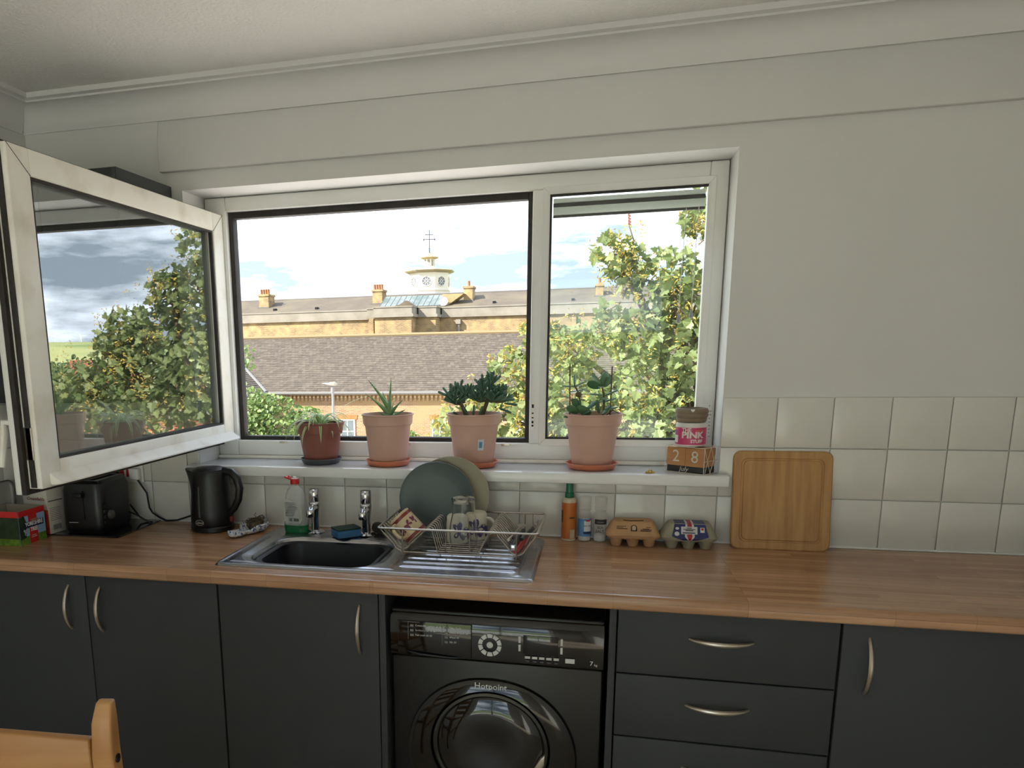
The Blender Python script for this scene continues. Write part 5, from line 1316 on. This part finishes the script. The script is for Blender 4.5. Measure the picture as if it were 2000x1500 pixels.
def tower(range_):
    cx, cy = -13.42, 60.0
    r0 = R(-90+25.6)
    def oct(r_, z): return [(r_*math.cos(r0+PI/4*k), r_*math.sin(r0+PI/4*k), z) for k in range(8)]
    t = B().loft([oct(1.78, -.8), oct(1.78, .25), oct(1.62, .32), oct(1.62, 2.0)]).build('clock_tower', m_cream_paint, range_, smooth=False); t.location = (cx, cy, 5.4)
    t['label'] = 'cream octagonal cupola with round windows and weathervane'
    B().loft([oct(1.66, .55), oct(1.69, .58), oct(1.69, .68), oct(1.66, .70)]).build('string_course', m_cream_paint, t, smooth=False)
    B().loft([oct(1.66, 1.92), oct(1.95, 2.02), oct(2.02, 2.10), oct(1.95, 2.16), oct(.55, 2.28)]).build('eaves', M('tower_eaves', C(160,148,118), .7), t, smooth=False)
    B().loft([oct(.50, 2.2), oct(.50, 2.32), oct(.42, 2.36), oct(.42, 3.05)]).build('lantern', m_cream_paint, t, smooth=False)
    for k in range(8):
        a = r0+PI/4*(k+.5); d = Vector((math.cos(a), math.sin(a), 0)); s = Vector((-math.sin(a), math.cos(a), 0))
        ap = .42*math.cos(PI/8); b = B(); q = d*(ap+.005)
        vs = [q+s*x+Vector((0, 0, z)) for x, z in ((-.10, 2.5), (.10, 2.5), (.10, 2.98), (-.10, 2.98))]; b.poly(vs); b.build('louvre', M('louvre_grey', C(140,134,124), .7), t, smooth=False)
    B().loft([oct(.46, 3.02), oct(.72, 3.10), oct(.74, 3.14), oct(.40, 3.26), oct(.14, 3.42), oct(.04, 3.5)]).build('lantern_roof', M('tower_roof', C(160,140,104), .7), t, smooth=False)
    m_v = M('vane_iron', C(62,66,74), .6)
    B().tube([(0, 0, 3.45), (0, 0, 3.7), (0, 0, 5.2)], [.06, .04, .03], 6).build('vane_rod', m_v, t)
    v = B(); v.tube([(-.42, -.1, 4.5), (.42, .1, 4.5)], .03, 5); v.tube([(-.1, .42, 4.5), (.1, -.42, 4.5)], .03, 5)
    for sx_ in (-1, 1): v.box(sx_*.42-.05, sx_*.42+.05, sx_*.1-.01, sx_*.1+.01, 4.40, 4.56)
    v.build('compass_arms', m_v, t)
    v = B(); v.tube([(-.3, 0, 4.86), (.32, 0, 4.84)], .03, 5); v.prism([(-.32, 4.8), (-.16, 4.86), (-.32, 4.93)], 'Y', -.01, .01); v.build('arrow', m_v, t)
    for s in (-1, 1): B().tube([(0, 0, 3.62), (s*.08, 0, 3.72), (s*.05, 0, 3.84)], .014, 5).build('scroll', m_v, t)
    m_l = M('cupola_window', C(104,108,116), .6)
    for k in range(8):
        a = r0+PI/4*(k+.5); ap = 1.62*math.cos(PI/8); M4 = Matrix.Translation((ap*math.cos(a), ap*math.sin(a), 1.26)) @ Matrix.Rotation(a, 4, 'Z') @ Matrix.Rotation(R(90), 4, 'Y')
        b = B(); b.m = M4; b.lathe([(.36, .0), (.36, .012), (.001, .012)], 24, cap0=False); w = b.build('round_window', m_l, t)
        b = B(); b.m = M4; b.tube([(.36*math.cos(2*PI*j/24), .36*math.sin(2*PI*j/24), .02) for j in range(24)], .035, 5, closed=True); b.tube([(.10*math.cos(2*PI*j/12), .10*math.sin(2*PI*j/12), .02) for j in range(12)], .02, 5, closed=True)
        for j in range(8): c_, s_ = math.cos(PI/4*j+.39), math.sin(PI/4*j+.39); b.tube([(.1*c_, .1*s_, .02), (.35*c_, .35*s_, .02)], .016, 4)
        b.build('glazing_bars', m_cream_paint, t)
tower(range_)

t = thing('lamp_post', (-10.12, 26, GZ), 'grey street lamp post standing before the slate roof', 'lamp post')
m_post = M('lamp_grey', C(116,116,114), .5)
B().tube([(0, 0, 0), (0, 0, 1.0), (0, 0, 4.55)], [.075, .06, .05], 12).build('post', m_post, t)
B().tube([(0, 0, 4.5), (0, 0, 4.72)], [.07, .06], 12).build('collar', m_post, t)
b = B(); b.m = Matrix.Translation((-.05, 0, 4.80)); b.loft([[(x*1.0, y, z) for x, y, z in ((-.36, -.05, .04), (-.36, .05, .04), (-.36, .05, .05), (-.36, -.05, .05))], [(-.1, -.13, -.01), (-.1, .13, -.01), (-.1, .10, .07), (-.1, -.10, .07)], [(.12, -.13, -.06), (.12, .13, -.06), (.12, .09, .10), (.12, -.09, .10)], [(.26, -.05, -.03), (.26, .05, -.03), (.26, .04, .03), (.26, -.04, .03)]]); b.build('lantern_head', M('lamp_head', C(130,124,112), .5), t, bevel=.01)

# ------------------------------------------------------------------ trees
def sycamore_outline(L_):
    half = [(0, 0), (.10, -.04), (.34, .02), (.46, .16), (.34, .26), (.48, .46), (.30, .50), (.20, .56), (.18, .78), (.06, .84), (0, 1.0)]
    return [(x*L_, y*L_) for x, y in half]
def leaf_geo(L_, fold=.12):
    h = sycamore_outline(L_)
    vs = [(0, y, 0) for x, y in ((0, 0), (0, L_))]
    right = [(x, y, abs(x)*fold*2-.12*y*y/L_) for x, y in h]; left = [(-x, y, z) for x, y, z in right[1:-1]]
    n = len(right); allv = right+left
    f1 = list(range(n)); f2 = [0]+[n-1]+[n+k for k in range(len(left)-1, -1, -1)]
    return allv, [f1, f2]
def leaf_pose(p, rng, bias=Vector((0, -.6, .8)), spread=.75):
    nrm = (bias.normalized()+Vector((rng.gauss(0, spread), rng.gauss(0, spread), rng.gauss(0, spread)))).normalized()
    a = rng.uniform(0, 2*PI); t = nrm.orthogonal().normalized(); t = (t*math.cos(a)+nrm.cross(t)*math.sin(a)); t = (t+Vector((0, 0, -.6))).normalized()
    t = (t-nrm*t.dot(nrm)).normalized(); x = t.cross(nrm)
    m = Matrix.Identity(4)
    for i in range(3): m[i][0], m[i][1], m[i][2], m[i][3] = x[i], t[i], nrm[i], p[i]
    return m
def tree(name, label, base, blobs, count, leaf_l, mats, singles, seed, group=None, seeds=0, trunk_r=.16, fork=None, simple=False):
    t = thing(name, base, label, 'tree' if 'shrub' not in name else 'shrub', group); base = Vector(base); rng = random.Random(seed)
    tot = sum(b[1]**2 for b in blobs); pos = []
    for (c, r_) in blobs:
        for k in range(int(count*r_**2/tot)):
            while True:
                d = Vector((rng.uniform(-1, 1), rng.uniform(-1, 1), rng.uniform(-1, 1)))
                if .25 < d.length < 1: break
            d = d*(d.length**-.45) if rng.random() < .7 else d
            pos.append(Vector(c)+Vector((d.x, d.y*.9, d.z*.9))*r_)
    pos.sort(key=lambda p: (p-Vector((-.36, -2.55, 1.5))).length)
    gv, gf = leaf_geo(1.0) if not simple else ([(0, 0, 0), (.4, .35, .1), (.25, .8, .02), (0, 1, -.1), (-.25, .8, .02), (-.4, .35, .1)], [[0, 1, 2, 3], [0, 3, 4, 5]])
    b0 = B(); b0._add(gv, gf); lm = b0.build('leaf', mats[0], mesh_only=True, smooth=False)
    vs, fs = [], []
    for i, p in enumerate(pos):
        s = leaf_l*rng.uniform(.65, 1.2); m = leaf_pose(p-base, rng) @ Matrix.Diagonal((s, s, s, 1))
        if i < singles: link('leaf', lm, t, m)
        else:
            o = len(vs); vs += [tuple(m @ Vector(v)) for v in gv]; fs += [[q+o for q in f] for f in gf]
    me = bpy.data.meshes.new('foliage'); me.from_pydata(vs, [], fs); me.materials.append(mats[0]); me.update(); o = link('foliage', me, t); o['kind'] = 'stuff'
    # trunk and boughs
    fork = Vector(fork)-base if fork else Vector((0, 0, 2))
    B().tube([(0, 0, 0), fork*.5+Vector((.1, .05, 0)), fork], [trunk_r, trunk_r*.85, trunk_r*.7], 10).build('trunk', mats[1], t)
    for (c, r_) in blobs:
        e = Vector(c)-base; mid = fork.lerp(e, .5)+Vector((rng.uniform(-.3, .3), rng.uniform(-.3, .3), rng.uniform(-.35, .05)))*min(1, (e-fork).length*.4)
        B().tube([fork, fork.lerp(mid, .5)+Vector((0, 0, -.05)), mid, mid.lerp(e, .6)+Vector((rng.uniform(-.06, .06), 0, .05)), e], [trunk_r*.42, trunk_r*.34, trunk_r*.26, trunk_r*.2, trunk_r*.1], 7).build('bough', mats[1], t)
        tw = B()
        for k in range(4):
            d = Vector((rng.gauss(0, 1), rng.gauss(0, 1), rng.gauss(.3, 1))).normalized()*r_*.9; q = e*.9+mid*.1
            tw.tube([q, q+d*.5+Vector((rng.uniform(-.05, .05), 0, .04)), q+d], [trunk_r*.09, trunk_r*.06, trunk_r*.03], 5)
        tw.build('twigs', mats[1], t)
    if seeds:
        b = B()
        for k in range(seeds):
            c, r_ = blobs[rng.randrange(len(blobs))]; d = Vector((rng.gauss(0, .5), rng.gauss(-.2, .5), rng.gauss(0, .5)))*r_; q = Vector(c)+d-base
            for j in range(7):
                w = q+Vector((rng.gauss(0, .03), rng.gauss(0, .03), rng.gauss(-.02, .045))); s = rng.uniform(.012, .022)
                u = Vector((rng.gauss(0, 1), rng.gauss(0, 1), rng.gauss(0, 1))).normalized(); v = u.orthogonal().normalized()
                b._add([w-u*s*1.6, w+v*s*.6, w+u*s*1.6, w-v*s*.6, w+u.cross(v)*s*.6], [(0, 1, 4), (1, 2, 4), (2, 3, 4), (3, 0, 4), (0, 3, 2, 1)])
        o = b.build('seed_bunches', mats[2], t, smooth=False); o['kind'] = 'stuff'
    return t
m_bark = M('tree_bark', C(106,89,68), .9, col2=C(85,69,53), scale=6, bump=.5, bscale=20)
m_leaf = leaf_mat('sycamore_leaf', C(92,108,58), C(138,146,92), .36)
m_seed = M('seed_yellow', C(168,144,63), .7)
blobs = [((-.22, 8.0, 2.64), .30), ((-.02, 8.1, 2.42), .26), ((.40, 8.0, 2.32), .42), ((.70, 8.2, 2.05), .45), ((.80, 8.0, 2.98), .26), ((1.05, 8.2, 3.2), .45),
         ((-.70, 8.0, 1.50), .36), ((-.25, 8.3, 1.75), .34), ((.12, 8.0, 1.60), .42), ((.68, 8.0, 1.45), .50), ((-.70, 8.1, .84), .55), ((.15, 8.0, .85), .55), ((.75, 8.2, .70), .6),
         ((-1.45, 8.0, 1.22), .36), ((-1.90, 8.0, .72), .34), ((-2.28, 8.0, .50), .26), ((-1.30, 8.0, .62), .5), ((-1.12, 8.1, 1.72), .26), ((.0, 7.8, .1), .7), ((1.2, 8.2, .2), .7), ((-1.0, 8.0, .1), .6),
         ((1.5, 8.2, 1.6), .7), ((1.9, 8.2, 2.5), .6), ((2.4, 8.3, 3.1), .5), ((2.7, 8.4, 2.3), .65), ((3.1, 8.2, 2.45), .35), ((3.4, 8.4, 1.75), .6), ((3.9, 8.3, 1.85), .45), ((4.2, 8.4, 1.55), .4), ((2.5, 8.2, 1.2), .8),
         ((3.6, 8.3, 1.1), .65), ((4.4, 8.4, .95), .6), ((5.0, 8.5, .95), .45), ((4.9, 8.6, .5), .5), ((2.0, 8.0, .5), .6), ((3.3, 8.1, .75), .5), ((1.6, 8.4, 3.0), .5)]
syc = tree('sycamore_tree', 'large sycamore with yellow seed bunches growing close outside the window', (1.9, 8.8, GZ), blobs, 9500, .135, [m_leaf, m_bark, m_seed], 300, 21, seeds=1500, trunk_r=.2, fork=(1.75, 8.6, -.6))
sb = Vector((1.9, 8.8, GZ)); rt = [Vector(p)-sb for p in ((.02, 8.0, 2.42), (-.01, 8.0, 2.62), (.0, 8.0, 2.78), (-.06, 8.0, 2.95), (-.07, 8.0, 3.10))]
twig = B().tube(rt, [.014, .012, .010, .008, .005], 6).build('bare_twig', m_bark, syc)
bd = B()
for k in range(14): bd.m = Matrix.Translation(rt[3].lerp(rt[4], k/13)+Vector((.012*math.cos(k*2.1), .012*math.sin(k*2.1), .02))); bd.lathe([(.002, -.014), (.011, -.004), (.010, .006), (.002, .014)], 6)
bd = bd.build('red_buds', M('bud_red', C(150,84,78), .7), twig); bd['kind'] = 'stuff'
m_leaf2 = leaf_mat('shrub_leaf', C(75,101,47), C(122,141,75), .3)
tree('garden_shrub', 'leafy green shrub growing against the lodge wall below its gutter', (-13.6, 29, GZ), [((-13.9, 29, -1.3), 1.25), ((-15.2, 29, -.9), 1.2), ((-12.4, 29.2, -1.7), 1.1), ((-14.6, 28.6, -2.4), 1.3), ((-16.2, 28.8, -1.6), 1.3), ((-12.0, 29, -2.6), .9)], 3400, .21, [m_leaf2, m_bark], 0, 3, fork=(-13.8, 29, -2.6), simple=True)
tree('overhanging_tree', 'tree whose leafy tip shows in front of the slate roof', (-10.2, 15, GZ), [((-8.72, 15, 1.42), .40), ((-9.4, 15.1, 1.2), .55), ((-10.2, 15, 1.6), .8), ((-10.6, 15, .6), .8)], 1300, .14, [m_leaf2, m_bark], 0, 9, fork=(-10.2, 15, -.3), simple=True)
tree('low_shrub', 'small bright green shrub at the foot of the lodge wall', (-9.6, 36.4, GZ), [((-9.7, 36.4, -3.0), .6), ((-9.0, 36.4, -3.3), .55), ((-8.2, 36.2, -3.2), .5)], 500, .2, [m_leaf2, m_bark], 0, 10, fork=(-9.4, 36.4, -3.8), simple=True)
# further trees and low houses to the right: seen mirrored in the open casement
m_leaf3 = leaf_mat('hedge_leaf', C(68,88,47), C(104,119,65), .25)
for i, (x, y, s) in enumerate(((34, 46, 2.4), (47, 60, 3.0), (60, 84, 3.2), (28, 34, 1.8), (74, 96, 3.0))):
    tree('hedgerow_tree', 'round green hedgerow tree in the fields right of the sycamore', (x, y, ground_h(x, y)), [((x, y, ground_h(x, y)+s*1.0), s), ((x+s*.8, y, ground_h(x, y)+s*.8), s*.7), ((x-s*.8, y, ground_h(x, y)+s*.9), s*.7)], 900, .55, [m_leaf3, m_bark], 0, 40+i, 'hedgerow trees', fork=(x, y, ground_h(x, y)+s*.6), simple=True)
def cottage(x, y, w, label):
    z = ground_h(x, y)-2.2; t = thing('cottage', (x, y, z), label, 'house', rz=R(30))
    B().box(-w/2, w/2, -3, 3, -1, 4.2).build('wall', m_brick, t, smooth=False)
    B().prism([(-3.4, 4.2), (3.4, 4.2), (0, 7.2)], 'X', -w/2-.3, w/2+.3).build('roof', M('red_tiles', C(186,116,86), .85, col2=C(168,98,72), scale=2), t, smooth=False)
    for k in range(3):
        for zz in (.8,): wn = B().box(-w/2+1.5+k*3, -w/2+2.6+k*3, -3.06, -2.98, 1.2, 2.6).build('window', m_white, t); B().box(-w/2+1.6+k*3, -w/2+2.5+k*3, -3.09, -3.05, 1.3, 2.5).build('pane', m_dkglass, wn)
cottage(86, 122, 12, 'red-roofed cottage in the fields'); cottage(70, 104, 10, 'smaller red-roofed cottage nearer the hedgerow trees')
t = thing('brick_outhouse', (6.6, 15.0, GZ), 'orange brick outhouse standing behind the sycamore', 'outhouse')
B().box(-3.2, 3.4, 0, 4, 0, 4.45).build('wall', brick_mat('orange_brick', C(206,120,78), C(184,98,62), C(206,180,150), .23, .075, .011, axes='XZ'), t, smooth=False)
B().box(-3.35, 3.55, -.15, 4.1, 4.45, 4.6).build('coping', m_stone, t)
for i, (x, y) in enumerate(((700, 900), (725, 890), (560, 780), (610, 800), (640, 800))):
    z = ground_h(x, y); t = thing('wind_turbine', (x, y, z), 'distant white wind turbine on the hill', 'wind turbine', 'wind turbines', rz=R(-35))
    B().tube([(0, 0, -1), (0, 0, 13)], [.45, .28], 6).build('mast', m_white, t)
    for k in range(3):
        a = R(120*k+20*i); B().tube([(0, -.5, 13), (7*math.sin(a), -.5, 13+7*math.cos(a))], [.35, .1], 4).build('blade', m_white, t)
